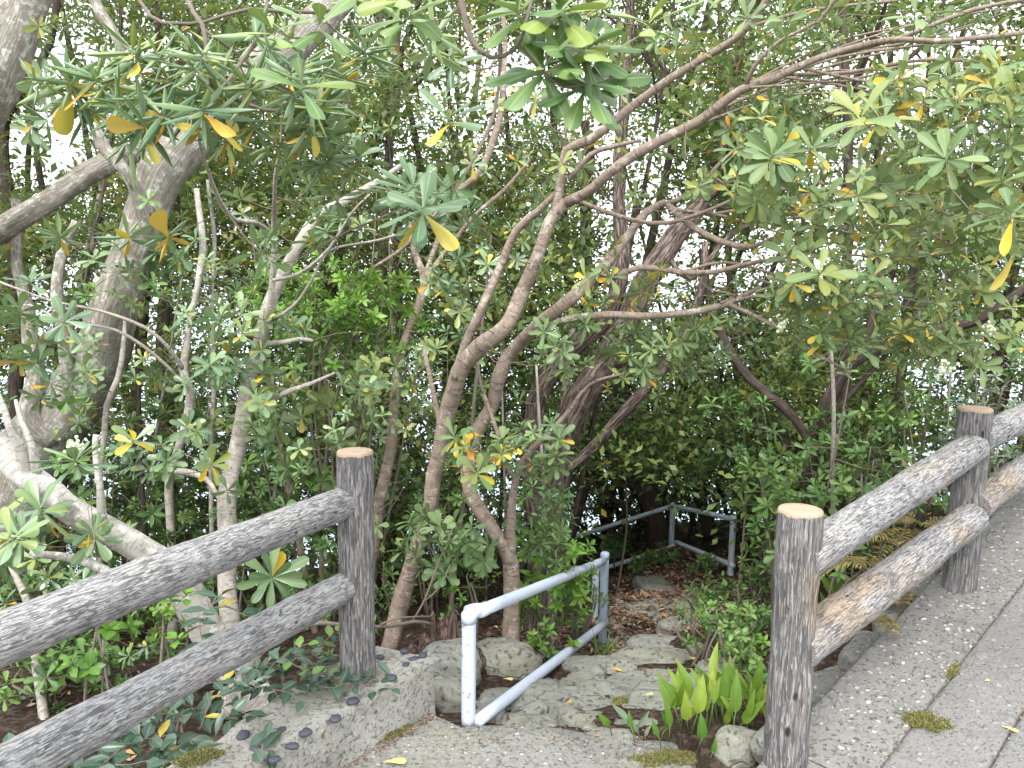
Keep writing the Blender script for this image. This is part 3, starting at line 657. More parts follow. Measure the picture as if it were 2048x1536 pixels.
ST = [(1330, 1322, 210, 46), (1310, 1364, 190, 40), (1225, 1400, 130, 50), (1330, 1402, 150, 46), (1160, 1366, 90, 50), (1108, 1356, 60, 50), (1076, 1398, 80, 56), (1122, 1418, 36, 40), (1180, 1440, 120, 36), (1285, 1452, 150, 36),
      (1395, 1372, 110, 50), (1410, 1428, 110, 50), (1316, 1224, 130, 34), (1280, 1262, 90, 28), (1250, 1288, 70, 26), (1320, 1288, 90, 26), (1384, 1300, 80, 30), (1335, 1172, 80, 40), (1125, 1322, 100, 30), (1185, 1332, 80, 34), (1238, 1336, 70, 30), (1040, 1436, 90, 36), (1140, 1398, 60, 36), (1440, 1340, 70, 36), (1375, 1250, 80, 26), (1230, 1240, 70, 24), (1275, 1196, 70, 22), (1016, 1402, 80, 44), (1385, 1205, 70, 30), (1235, 1474, 110, 30), (1070, 1446, 90, 26), (1330, 1478, 110, 34), (1130, 1458, 80, 24), (1405, 1472, 80, 40), (975, 1425, 50, 40), (1430, 1390, 60, 40)]
seeds = []
for (x_, y_, w_, h_) in ST:
    p_ = on_ground(x_, y_); d_ = (p_-CAM)@fwd; seeds.append((p_[0], p_[1], w_/2*d_/F*1.22, h_/2*d_/F/max(.22, (y_-563)/F)*1.1, p_[2]))
seeds = np.array(seeds); NA = 72; th_ = np.arange(NA)*2*math.pi/NA; DX, DY = np.cos(th_), np.sin(th_)
for k, (sx_, sy_, ax_, ay_, sz_) in enumerate(seeds):
    ax_, ay_ = ax_*(1.3 if sy_ > 3.6 else 1.5), ay_*(1.3 if sy_ > 3.6 else 1.5)
    r_ = 1/np.sqrt((DX/ax_)**2+(DY/ay_)**2)
    for k2, q_ in enumerate(seeds):
        if k2 == k: continue
        vx, vy = q_[0]-sx_, q_[1]-sy_; L_ = math.hypot(vx, vy); wgt = max(ax_, ay_)/(max(ax_, ay_)+max(q_[2], q_[3])); cs = (DX*vx+DY*vy)/L_
        r_ = np.where(cs > .05, np.minimum(r_, L_*wgt/np.maximum(cs, .05)), r_)
    r_ = np.maximum(r_-.001, .03); r_ = (np.roll(r_, 1)+2*r_+np.roll(r_, -1))/4
    r_ = r_*(1+.13*fbm(np.c_[DX*1.3+k*7, DY*1.3, DX*0], 5, 4)); pts_ = []
    for fr_, dz_ in ((1.02, -.16), (1.0, -.05), (.975, -.018), (.93, -.004), (.8, 0), (.6, 0), (.4, 0), (.2, 0)):
        pts_.append(np.c_[sx_+DX*r_*fr_, sy_+DY*r_*fr_, np.full(NA, dz_)])
    V = np.vstack(pts_+[[[sx_, sy_, 0]]]); tx, ty = rng.normal(0, .05, 2)
    top_ = sz_+.012+rng.uniform(-.012, .018)
    if sy_ < 3.5: top_ = min(top_, ZA-.012-(sy_-2.9)*.10)
    w3 = np.c_[V[:, :2]*7, V[:, :1]*0+k]; ledge = np.round(fbm(np.c_[V[:, 0]*2.2, V[:, 1]*5, V[:, 0]*0+k*3], 9, 2)*2.2)/2.2*.022
    V[:, 2] += top_+(V[:, 0]-sx_)*tx+(V[:, 1]-sy_)*(ty-.07)+.014*fbm(w3, 3, 4)+ledge*(V[:, 2] > -.1)
    V[:, :2] += .010*np.c_[fbm(V*20, 1, 3), fbm(V*20+3, 2, 3)]
    j_ = np.arange(NA); j2_ = (j_+1) % NA; acc = Acc()
    acc.add(V, np.concatenate([np.stack([q*NA+j_, q*NA+j2_, (q+1)*NA+j2_, (q+1)*NA+j_], -1) for q in range(7)]), np.stack([7*NA+j_, 7*NA+j2_, np.full(NA, 8*NA)], -1), V)
    acc.obj('stone', C_ROCK if k % 4 else C_ROCK2, sp_)
adopt(sp_)
stone(None, 1000, 1368, 140, 62, .15, C_ROCK2, 41, .2, 'boulder', .05, 1.6, at=P(1000, 1352, 4.25), label='pale lichened boulder at the foot of the forked tan tree', cat='rock')
stone(None, 894, 1412, 82, 62, .13, C_ROCK2, 42, 0, 'boulder', .0, 1.5, label='greenish flat rock between the concrete wall end and the white railing post', cat='rock')
stone(None, 896, 1345, 110, 70, .14, C_ROCK, 43, .1, 'boulder', .0, 1.6, label='broken mossy rock above the greenish rock at the wall end', cat='rock')
stone(None, 1482, 1505, 90, 60, .09, C_ROCK2, 44, .5, 'boulder', .0, 1.5, label='grey rock at the foot of the near right log post', cat='rock')
stone(None, 1560, 1440, 60, 30, .08, C_ROCK, 45, .5, 'boulder', .0, 1.5, label='small rock half hidden behind the bright green blades', cat='rock')
kb = thing('ledge_kerb', 'rough stone ledge beside the raised footpath slab', 'path', (*e0, 0), kind='structure'); del kb['category']; del kb['label']
for k in range(11):
    c = e0+ed*(-.1+k*.30)-nn*.055; v, q = blob((.17, .075, .09), 60+k, rough=.2, sub=2); an = math.atan2(ed[1], ed[0])
    acc = Acc(); v[:, 2] = np.where(v[:, 2] > .045, .045+(v[:, 2]-.045)*.2, v[:, 2]); acc.add(v, q, None, v+[*c, 0]); o = acc.obj('stone', C_SLAB if k % 3 else C_ROCK, kb); o.location = (c[0], c[1], zs(*c)-.115); o.rotation_euler = (0, 0, an+rng.normal(0, .1))
adopt(kb)

# ------------------------------------------------------------------ trees
NODEMAX = 60000
class Tree:
    def __init__(s, name, label, barkm, leafm, cat='tree', group=None, tpl=T_MED, seed=0, maxleaf=300, twigm=None):
        s.name, s.label, s.bark, s.leafm, s.cat, s.group, s.tpl = name, label, barkm, leafm, cat, group, tpl
        s.limbs = []; s.ros = []; s.L = Leaves(); s.g = np.random.default_rng(seed+100); s.maxleaf = maxleaf; s.dens = 1.0 if cat in ('shrub', 'branch') else 1.7; s.wk = .86; s.seed = seed; s.twigm = twigm or BK_TWIG; s.stubs = []
    def limb(s, pts, w, kind='branch', sides=None):
        """pts: (px, py, depth); w: widths in px of the photograph"""
        p = np.array([P(*q) for q in pts]); d = np.array([q[2] for q in pts]); w = np.interp(np.linspace(0, 1, len(pts)), np.linspace(0, 1, len(w)), w)
        s.limbs.append((kind, p, w*s.wk/2*d/F)); return s
    def limb3(s, pts, r, kind='branch'): s.limbs.append((kind, np.array(pts), np.array(r, float))); return s
    def cloud(s, px, py, rx, ry, d, dr, n, ln=.085, ratio=.33, nl=11, tint=(.1, .65), yellow=.05, up=.35, tpl=None, spread=(35, 100), even=False):
        """rosettes spread through an ellipsoid of real space"""
        g = s.g; c = P(px, py, d); ex = np.array([rx, ry])*d/F
        for _ in range(int(n*s.dens+.5)):
            while True:
                q = g.uniform(-1, 1, 3)
                if (q**2).sum() <= 1: break
            pos = c+RIGHT*q[0]*ex[0]+UP*q[1]*ex[1]+fwd*q[2]*dr
            s.ros.append((pos, ln*g.uniform(.58, 1.22), ratio, max(6, int(nl*g.uniform(.75, 1.25))), tint, yellow, up, spread))
        return s
    def twiglets(s, px, py, rx, ry, d, dr, n):
        g = s.g; c = P(px, py, d); ex = np.array([rx, ry])*d/F
        for _ in range(n):
            q = g.uniform(-1, 1, 3); s.ros.append((c+RIGHT*q[0]*ex[0]+UP*q[1]*ex[1]+fwd*q[2]*dr, .05, .3, 1, (.1, .6), 0, .35, (35, 100)))
        return s
    def one(s, px, py, d, ln=.09, nl=12, ratio=.33, tint=(.1, .6), yellow=.1, axis=None, spread=(35, 100)):
        s.ros.append((P(px, py, d), ln, ratio, nl, tint, yellow, axis if axis is not None else .35, spread)); return s
    def build(s, join_limbs=False):
        g = s.g; base = s.limbs[0][1][0]
        root = thing(s.name, s.label, s.cat, base, s.group)
        nodes, nrad = [], []
        tr = Acc()
        for k, (kind, p, r) in enumerate(s.limbs):
            big = r.max()
            pp, rr_ = catmull(p, r, (.05 if big > .02 else .07) if np.mean((p-CAM)@fwd) < 5.5 else .12); 
            wob = np.stack([fbm(pp*3+9, s.seed+k, 2), fbm(pp*3+5, s.seed+k+3, 2), fbm(pp*3+1, s.seed+k+5, 2)], -1)*min(.02, big*.35); pp = pp+wob
            sides = 20 if big > .06 else 14 if big > .03 else 10 if big > .012 else 6
            if kind == 'trunk': acc = tr
            else: acc = Acc()
            tube(acc, pp, rr_, sides, .10, True, s.seed*7+k, v0=k*3.1, lump=.13 if big > .015 else 0)
            if kind != 'trunk': acc.obj('branch', s.bark, root)
            nodes.append(pp); nrad.append(rr_)
        tr.obj('trunk', s.bark, root)
        N = np.concatenate(nodes); R = np.concatenate(nrad); h0 = (N[:, 2].max()-N[:, 2].min())
        # twigs never grow from the lowest part of the trunk
        if s.ros:
            pos = np.array([q[0] for q in s.ros]); d0 = np.array([np.min(((N-p)**2).sum(1)) for p in pos]); order = np.argsort(d0)
            cap = len(N)+len(pos)*5; NN = np.zeros((cap, 3)); RRr = np.zeros(cap); NN[:len(N)] = N; RRr[:len(N)] = R; cnt = len(N)
            tw = Acc(); ntw = 0
            for i in order:
                p, ln, ratio, nl, tint, yel, up, spread = s.ros[i]
                dd = ((NN[:cnt]-p)**2).sum(1)+np.where(NN[:cnt, 2] > p[2]+.05, .03, 0); j = int(np.argmin(dd)); q = NN[j]
                L_ = math.sqrt(((q-p)**2).sum()); dirv = (p-q)/max(L_, 1e-6)
                if L_ > .03:
                    side = nrm(np.cross(dirv, g.normal(size=3)))*L_*g.uniform(.05, .16); sag = np.array([0, 0, -1])*L_*g.uniform(.02, .14)
                    t = np.linspace(0, 1, 5)[:, None]; path = q+(p-q)*t+(side+sag)*np.sin(t*math.pi)+g.normal(0, .006, (5, 3))*L_**.5; path[0] = q; path[-1] = p
                    r0 = min(RRr[j]*.8, .0022+.007*min(L_, .9)); rads = np.linspace(r0, max(.0016, r0*.5), 5)
                    tube(tw, path, rads, 4 if L_ < .6 else 5, 0, False)
                    NN[cnt:cnt+4] = path[1:]; RRr[cnt:cnt+4] = rads[1:]; cnt += 4; ntw += 1
                    end = nrm(path[-1]-path[-2])
                else: end = dirv
                ax = nrm(end*.7+np.array([0, 0, 1])*up+g.normal(0, .22, 3)) if np.isscalar(up) else nrm(np.array(up))
                if nl > 5: rosette(s.L, p, ax, nl, ln, ratio, tint, yel, spread, g)
            if ntw: tw.obj('twigs', s.twigm, root, kind='stuff')
        if s.L.r:
            fr = s.L.frame(); p, x, d, z, L, Wd, t = fr
            dep = (p-CAM)@fwd; key = L/np.maximum(dep, .3)
            sx = 1024+F*((p-CAM)@RIGHT)/np.maximum(dep, .1); sy = 768-F*((p-CAM)@UP)/np.maximum(dep, .1)
            vis = (sx > -60) & (sx < 2108) & (sy > -60) & (sy < 1600) & (dep > .5)
            key = np.where(vis, key, 0); order = np.argsort(-key); k = min(s.maxleaf, int((key*F > 16).sum()))
            own, rest = order[:k], order[k:]
            if len(own):
                off = root.location; variants = {}
                for i in own:
                    b = int(t[i]*15.99); tp = s.tpl; ww = 1.0
                    if s.tpl is T_ROLL and t[i] > .8: tp = T_BIG; ww = 1.75
                    if b not in variants:
                        acc = Acc(); V, q, A = tp; a3 = np.c_[A, np.full(len(A), t[i])]; acc.add(V, q, None, a3); variants[b] = acc.mesh('leaf', s.leafm)
                    o = bpy.data.objects.new('leaf', variants[b]); COL.objects.link(o); o.parent = root
                    Mx = np.eye(4); Mx[:3, 0] = x[i]*Wd[i]*ww; Mx[:3, 1] = d[i]*L[i]; Mx[:3, 2] = z[i]*L[i]; Mx[:3, 3] = p[i]
                    o.matrix_basis = Matrix(Mx.tolist())
            if len(rest): build_leaves(fr, s.tpl, None, rest).obj('foliage', s.leafm, root, kind='stuff')
        adopt(root); return root

# ---- left: big lichened tree
t = Tree('large_tree', 'thick leaning grey trunk blotched with pale lichen at the far left', BK_MOSS, L_BACK, seed=1, tpl=T_SM)
t.limb([(-60, 1330, 5.6), (20, 1080, 5.4), (60, 930, 5.3), (130, 830, 5.2), (195, 720, 5.1), (240, 600, 5.0), (268, 500, 5.0), (305, 400, 5.0), (365, 300, 5.0), (470, 190, 5.1), (590, 90, 5.2), (720, -40, 5.4), (800, -200, 5.6)], [170, 150, 140, 138, 125, 105, 95, 92, 95, 85, 75, 62, 50], 'trunk')
t.limb([(330, 300, 5.0), (260, 300, 4.95), (180, 345, 4.9), (100, 405, 4.9), (0, 462, 4.9), (-150, 530, 5)], [50, 46, 46, 48, 52, 50])
t.limb([(290, 470, 4.9), (275, 400, 4.8), (240, 335, 4.7), (205, 290, 4.7), (188, 258, 4.7)], [30, 30, 28, 30, 22])
t.limb([(110, 880, 5.1), (60, 830, 5.0), (75, 720, 5.0), (40, 560, 5.1), (30, 400, 5.1)], [60, 46, 36, 26, 20])
t.limb([(150, 800, 5.0), (128, 700, 4.9), (118, 600, 4.9), (125, 500, 4.9), (150, 440, 4.9)], [34, 30, 26, 22, 16])
t.cloud(500, -60, 500, 160, 5.4, .8, 60, .07, .3, 9).cloud(150, 420, 220, 160, 5.6, .6, 26, .07, .3, 9).cloud(120, 650, 150, 120, 5.5, .5, 18, .07)
t.cloud(700, 150, 260, 120, 5.6, .6, 30, .065).build()
t = Tree('large_tree', 'broad pale grey trunk cut off by the top left corner', BK_MOSS, L_BACK, seed=2, tpl=T_SM)
t.limb([(-420, 1400, 5.2), (-300, 900, 5), (-180, 500, 4.9), (-60, 250, 4.7), (10, 120, 4.6), (50, 20, 4.6), (95, -90, 4.6), (130, -220, 4.7)], [150, 130, 110, 100, 95, 85, 75, 60], 'trunk')
t.cloud(60, 60, 200, 120, 4.9, .6, 26, .07).cloud(-150, 400, 150, 300, 5, .6, 30, .07).build()

# ---- pale trunk sweeping in at the lower left
t = Tree('shrubby_tree', 'thick whitish trunk sweeping down behind the upper left log rail', BK_WHITE, L_FRONT, seed=3, tpl=T_BIG)
t.limb([(520, 1420, 3.9), (420, 1270, 3.8), (345, 1150, 3.7), (280, 1095, 3.6), (200, 1048, 3.55), (130, 1005, 3.5), (60, 955, 3.5), (-10, 900, 3.5), (-120, 830, 3.5)], [80, 74, 70, 66, 62, 60, 64, 66, 60], 'trunk')
t.limb([(55, 960, 3.5), (45, 900, 3.45), (20, 850, 3.4), (0, 790, 3.4), (-60, 700, 3.4)], [40, 26, 16, 10, 8]).limb([(75, 960, 3.5), (60, 890, 3.4), (40, 840, 3.4), (30, 800, 3.4)], [26, 16, 12, 8])
t.limb([(205, 1045, 3.5), (200, 980, 3.45), (192, 900, 3.45), (195, 870, 3.45)], [24, 16, 14, 16])
t.limb([(330, 1190, 3.7), (250, 1160, 3.6), (150, 1120, 3.6), (60, 1110, 3.5)], [30, 26, 20, 14])
t.cloud(100, 1060, 130, 80, 3.2, .25, 6, .12, .34, 10, (.3, .6)).one(150, 920, 3.0, .135, 18, .26, (.2, .4), 0).one(190, 1085, 2.7, .10, 5, .4, (.55, .7), 0).one(20, 1075, 2.4, .11, 9, .36, (.4, .6), 0)
t.one(40, 620, 3.6, .10).one(130, 640, 3.5, .11, 10, .36).one(60, 560, 3.5).cloud(100, 700, 110, 120, 3.8, .3, 10, .09).build()

# ---- pale upright tree
t = Tree('slender_tree', 'upright pale grey tree with a dark rotten scar halfway up, behind the left log fence', BK_PALE, L_FRONT, seed=4, tpl=T_MED)
t.limb([(462, 1440, 3.95), (468, 1300, 4.1), (456, 1150, 4.25), (453, 1010, 4.3), (475, 900, 4.35), (492, 800, 4.4), (515, 700, 4.4), (532, 620, 4.4), (562, 555, 4.4), (598, 490, 4.4), (640, 432, 4.5), (690, 405, 4.6), (800, 330, 4.8)], [50, 46, 42, 40, 40, 36, 34, 30, 28, 24, 22, 20, 12], 'trunk')
t.limb([(497, 810, 4.35), (540, 798, 4.3), (580, 780, 4.3), (625, 765, 4.3), (670, 745, 4.3)], [18, 14, 12, 9, 5]).limb([(530, 690, 4.35), (570, 685, 4.3), (600, 678, 4.3), (628, 681, 4.3)], [14, 11, 10, 9])
t.limb([(512, 720, 4.4), (535, 650, 4.3), (545, 560, 4.2), (548, 480, 4.1), (548, 420, 3.8), (555, 330, 3.4), (590, 250, 3.1)], [16, 16, 15, 13, 11, 9, 7])
t.limb([(548, 470, 4.0), (510, 445, 3.6), (470, 440, 3.4), (440, 400, 3.2), (415, 340, 3.0), (400, 290, 2.8), (395, 230, 2.6)], [11, 10, 10, 9, 8, 7, 6])
t.limb([(545, 560, 4.1), (600, 545, 3.9), (660, 495, 3.8), (700, 430, 3.7), (740, 390, 3.6)], [8, 8, 7, 6, 5]).limb([(545, 640, 4.3), (590, 610, 4.2), (630, 550, 4.1), (660, 500, 4), (760, 480, 3.8), (830, 460, 3.5)], [8, 8, 7, 6, 6, 5])
t.twiglets(600, 700, 280, 350, 4.4, .4, 70).cloud(500, 700, 120, 120, 4.3, .4, 12, .085).cloud(640, 820, 160, 120, 4.4, .4, 26, .08, .42, 8, (.45, .75), .01).cloud(430, 700, 90, 120, 4.2, .3, 10).cloud(600, 440, 160, 70, 3.9, .3, 9)
t.one(432, 640, 3.4, .105, 12, .33, (.3, .5), .1).one(425, 930, 3.3, .10, 9, .4, (.6, .75), .15).one(455, 985, 3.3, .07, 7).one(545, 1155, 3.0, .13, 16, .28, (.3, .5), .06).one(270, 880, 3.4, .1, 8, .36, (.3, .5), .3).cloud(330, 900, 80, 60, 4, .2, 5).one(545, 525, 3.3, .12, 7, .30)
t.cloud(660, 1050, 130, 130, 4.6, .3, 14, .075, .42, 8, (.4, .7), .01).cloud(360, 1250, 160, 100, 4.2, .3, 10, .08).build()

t = Tree('slender_tree', 'thin crooked pale stem left of the rotten scarred tree', BK_PALE, L_FRONT, seed=5, tpl=T_MED)
t.limb([(345, 1300, 4.7), (343, 1090, 4.7), (338, 975, 4.7), (350, 925, 4.7), (372, 860, 4.7), (386, 795, 4.7), (370, 742, 4.7), (376, 660, 4.7), (392, 580, 4.7), (405, 490, 4.8), (395, 380, 4.9)], [22, 20, 19, 18, 20, 20, 19, 15, 14, 15, 12], 'trunk')
t.limb([(370, 745, 4.7), (340, 700, 4.6), (290, 655, 4.5), (200, 620, 4.4), (100, 600, 4.3), (-10, 560, 4.2)], [11, 9, 8, 7, 6, 5]).limb([(362, 760, 4.7), (310, 710, 4.6), (230, 660, 4.5), (130, 645, 4.4), (60, 610, 4.4), (0, 622, 4.4)], [9, 8, 7, 6, 5, 4])
t.limb([(345, 940, 4.7), (380, 945, 4.6), (415, 960, 4.6), (440, 1000, 4.5)], [16, 18, 14, 8])
t.twiglets(280, 800, 220, 350, 4.8, .4, 50).cloud(260, 760, 170, 150, 4.8, .4, 18, .08).cloud(330, 520, 160, 100, 4.8, .4, 16, .08).cloud(100, 1180, 180, 100, 4.4, .3, 14, .09).build()

for k, (lab, pts, w, cl) in enumerate([
    ('slim straight grey stem just right of the crooked pale stem', [(420, 1330, 5.3), (424, 1100, 5.3), (421, 900, 5.3), (430, 740, 5.3), (426, 600, 5.3), (428, 480, 5.4), (415, 360, 5.4)], [11, 11, 11, 10, 9, 9, 7], [(420, 520, 120, 140, 14), (440, 820, 80, 120, 8)]),
    ('thin bowed grey stem in front of the lichened trunk', [(195, 1330, 4.6), (200, 1100, 4.6), (200, 960, 4.6), (208, 880, 4.6), (215, 810, 4.6), (238, 755, 4.6), (247, 690, 4.6), (250, 640, 4.7)], [13, 13, 12, 13, 13, 13, 12, 8], [(180, 860, 90, 100, 8), (250, 600, 80, 70, 5)]),
    ('slim tan stem leaning towards the left log post', [(640, 1330, 4.8), (600, 1090, 4.9), (575, 960, 5.0), (555, 860, 5.0), (545, 740, 5.0)], [16, 15, 14, 12, 9], [(590, 900, 100, 120, 12)]),
    ('pair of thin grey twiggy stems behind the left log post', [(655, 1300, 5.2), (640, 1050, 5.2), (655, 880, 5.2), (640, 740, 5.2), (680, 620, 5.2)], [14, 12, 10, 9, 7], [(650, 720, 120, 150, 22), (700, 950, 60, 120, 8)]),
    ('thin pale stem at the bottom left under the log rails', [(95, 1500, 3.9), (78, 1350, 4.1), (60, 1230, 4.2), (20, 1130, 4.3)], [24, 22, 18, 12], [(60, 1260, 120, 80, 8), (180, 1330, 90, 60, 8)])]):
    t = Tree('slender_tree', lab, BK_TWIG if k in (2, 3) else BK_PALE, L_MID if k else L_FRONT, seed=10+k, tpl=T_MED)
    t.limb(pts, w, 'trunk')
    for (x, y, rx, ry, n) in cl: t.cloud(x, y, rx, ry, pts[2][2]-.1, .35, n, .075, .40, 8, (.2, .7), .02)
    t.build()

# ---- centre left brown stem
t = Tree('slender_tree', 'brown stem rising behind the left log post and forking beside the lime green shrubs', BK_PINK, L_FRONT, seed=20, tpl=T_MED)
t.limb([(725, 1290, 5.0), (742, 1130, 5.0), (757, 1010, 5.0), (782, 900, 5.0), (792, 790, 5.0), (803, 700, 5.0), (833, 620, 5.0), (848, 560, 5.0), (830, 500, 5.0), (822, 440, 5.0)], [32, 30, 28, 24, 22, 21, 20, 18, 14, 10], 'trunk')
t.limb([(846, 560, 5.0), (872, 530, 5.0), (900, 490, 5.0), (950, 430, 4.9), (1010, 380, 4.9), (1060, 320, 4.9)], [13, 12, 10, 10, 9, 6])
t.limb([(850, 560, 5.0), (905, 400, 5.1), (960, 340, 5.1), (1000, 230, 5.2), (1010, 100, 5.3), (1000, -20, 5.3)], [10, 16, 18, 15, 12, 9])
t.limb([(905, 395, 5.1), (870, 430, 5.0), (800, 500, 5), (740, 540, 5)], [14, 12, 9, 6])
t.twiglets(850, 500, 220, 450, 4.9, .4, 70).cloud(900, 640, 90, 120, 4.6, .3, 10, .08).cloud(950, 560, 80, 80, 4.6, .3, 10, .075).cloud(770, 800, 90, 100, 4.7, .3, 16, .08, .42, 7, (.5, .75), .03).cloud(930, 250, 240, 200, 4.9, .5, 36, .07, .36, 9, (.3, .78), .06).cloud(1050, 420, 120, 120, 5.1, .4, 16, .07)
t.build()

# ---- the two large tan trees in the middle
t = Tree('tan_tree', 'tall pinkish tan tree forking above the white railing with limbs reaching the top right', BK_PINK, L_RIGHT, seed=21, tpl=T_MED, maxleaf=300)
t.wk = .74
t.limb([(782, 1300, 4.45), (806, 1200, 4.45), (832, 1110, 4.4), (858, 1020, 4.35), (872, 930, 4.3), (890, 820, 4.2), (920, 742, 4.1), (962, 690, 4.0), (1012, 650, 3.9), (1042, 590, 3.9), (1070, 520, 3.8), (1100, 445, 3.8), (1132, 402, 3.8)], [50, 46, 43, 42, 44, 46, 46, 44, 42, 38, 35, 33, 34], 'trunk')
t.limb([(1132, 405, 3.8), (1185, 378, 3.7), (1240, 330, 3.6), (1320, 282, 3.5), (1400, 240, 3.4), (1480, 180, 3.3), (1560, 150, 3.2), (1650, 112, 3.1), (1780, 80, 3.0), (1900, 84, 2.9), (2080, 60, 2.8), (2400, 0, 2.8)], [30, 28, 27, 27, 26, 22, 19, 16, 14, 12, 10])
t.limb([(1112, 430, 3.8), (1124, 350, 3.8), (1133, 302, 3.8), (1180, 282, 3.75), (1260, 220, 3.7), (1340, 160, 3.6), (1420, 110, 3.5), (1490, 60, 3.4), (1545, -20, 3.3), (1600, -120, 3.2)], [26, 25, 26, 24, 23, 22, 20, 19, 16, 12])
t.limb([(908, 760, 4.1), (932, 680, 4.05), (962, 618, 4.0), (998, 535, 4.0), (1032, 462, 3.95), (1075, 425, 3.9), (1115, 385, 3.85)], [24, 24, 24, 23, 22, 20, 16])
t.limb([(1490, 178, 3.3), (1510, 130, 3.2), (1560, 80, 3.1), (1640, 40, 3.0), (1680, -20, 2.9)], [13, 12, 10, 9, 8])
t.limb([(1130, 300, 3.8), (1132, 220, 3.75), (1138, 150, 3.7), (1130, 60, 3.6)], [10, 7, 6, 5])
t.limb([(1138, 360, 3.8), (1180, 310, 3.75), (1220, 295, 3.7), (1280, 280, 3.65)], [15, 14, 13, 10])
t.limb([(880, 860, 4.25), (862, 760, 4.2), (850, 700, 4.2)], [16, 14, 11]).limb([(1560, 150, 3.2), (1700, 145, 3.2), (1850, 120, 3.2), (2070, 130, 3.2)], [9, 10, 10, 9]).limb([(1600, 135, 3.15), (1750, 165, 3.1), (1900, 160, 3.1), (2070, 190, 3.1)], [8, 9, 8, 7]).limb([(1650, 112, 3.1), (1800, 75, 3.0), (1950, 20, 2.9), (2080, -5, 2.8)], [12, 12, 11, 10]).limb([(1480, 60, 3.4), (1620, 20, 3.4), (1800, 0, 3.4), (1950, -30, 3.4)], [9, 8, 7, 6])
gf = np.random.default_rng(8)
for q in range(12):
    x0 = gf.uniform(1330, 1700); y0 = np.interp(x0, [1320, 1400, 1480, 1560, 1700], [282, 240, 180, 150, 100])+gf.uniform(-10, 6); ye = gf.uniform(-30, 270); d0 = gf.uniform(3.2, 3.7); xe = gf.uniform(1850, 2350)
    ym = (y0+ye)/2-gf.uniform(0, 30); t.limb([(x0, y0, d0), ((x0*2+xe)/3, (y0*2+ye)/3-gf.uniform(5, 30), d0-.1), ((x0+2*xe)/3, (y0+2*ye)/3-gf.uniform(-10, 20), d0-.2), (xe, ye, d0-.3)], [gf.uniform(5, 9), 6, 5, 3])
t.twiglets(1550, 300, 350, 200, 3.5, .4, 60).twiglets(1000, 500, 200, 250, 4.0, .4, 26).cloud(2300, 300, 200, 250, 2.9, .5, 14, .08, .33, 10, (.3, .75), .06).cloud(1250, 250, 250, 150, 3.9, .4, 14, .075, .32, 8, (.4, .78), .06).cloud(1300, 60, 220, 70, 3.4, .4, 10, .08, .33, 9, (.4, .75), .08).cloud(1900, 190, 200, 60, 3.0, .4, 26, .08, .34, 9, (.4, .78), .16).cloud(1760, 320, 330, 150, 2.9, .5, 36, .08, .33, 11, (.3, .75), .05).cloud(1560, 320, 110, 55, 2.7, .2, 9, .09, .30, 12, (.25, .5), .08)
t.cloud(1750, 40, 300, 60, 3.2, .3, 14, .08, .33, 10, (.3, .7), .03).cloud(1990, 330, 120, 130, 2.7, .3, 13, .085, .32, 11, (.35, .7), .03).cloud(1480, 400, 120, 50, 3.3, .3, 12, .075, .3, 10, (.4, .75), .12)
t.cloud(1560, 230, 120, 50, 3.4, .3, 14, .07).one(1545, 310, 2.35, .105, 12, .27, (.3, .5), .15, (.1, -.55, .75)).one(1720, 230, 2.0, .10, 11, .3, (.4, .6), .08).one(1770, 235, 2.1, .1, 11, .3, (.4, .6), .05).one(1890, 315, 2.3, .1, 12, .28, (.35, .55), .05)
t.one(2020, 420, 2.0, .12, 10, .26, (.3, .5)).one(2046, 500, 2.0, .1, 8).one(1830, 25, 2.2, .10, 9, .27, (.35, .55), .0).one(1565, 40, 2.3, .11, 12, .27, (.3, .5), .03)
t.build()

t = Tree('tan_tree', 'forked low tan tree at the white railing whose bent stems arch right over the steps', BK_PINK, L_RIGHT, seed=22, tpl=T_MED, maxleaf=300)
t.wk = .74
t.limb([(1018, 1305, 4.35), (1024, 1200, 4.3), (1020, 1110, 4.3), (985, 1055, 4.3), (948, 1000, 4.3), (936, 940, 4.3), (952, 870, 4.3), (985, 815, 4.25), (996, 762, 4.2), (1020, 710, 4.2), (1068, 662, 4.1), (1130, 602, 4.0), (1185, 560, 3.95), (1225, 518, 3.9), (1262, 462, 3.9), (1292, 428, 3.9), (1332, 404, 3.9)], [46, 42, 44, 40, 40, 38, 36, 36, 38, 38, 36, 34, 30, 27, 24, 22, 20], 'trunk')
t.limb([(1022, 1110, 4.3), (1022, 1020, 4.25), (1032, 950, 4.2), (1062, 900, 4.15), (1102, 862, 4.1), (1140, 820, 4.1), (1180, 770, 4.0), (1250, 745, 3.9)], [28, 24, 22, 18, 15, 12, 9, 6])
t.limb([(1032, 955, 4.2), (1010, 920, 4.2), (1000, 880, 4.2), (960, 760, 4.2), (955, 700, 4.2)], [14, 13, 11, 9, 7])
t.limb([(1052, 668, 4.1), (1130, 640, 4.0), (1200, 630, 3.9), (1300, 632, 3.8), (1380, 625, 3.7), (1455, 608, 3.6), (1492, 590, 3.6), (1522, 574, 3.6)], [22, 20, 19, 19, 19, 18, 14, 11])
t.limb([(1455, 608, 3.6), (1500, 628, 3.5), (1560, 660, 3.4), (1640, 715, 3.3), (1700, 740, 3.2)], [14, 12, 11, 9, 6]).limb([(1462, 605, 3.6), (1540, 590, 3.5), (1620, 610, 3.4), (1680, 640, 3.3)], [10, 9, 8, 6]).limb([(1440, 606, 3.6), (1470, 590, 3.6), (1420, 580, 3.6)], [8, 7, 5])
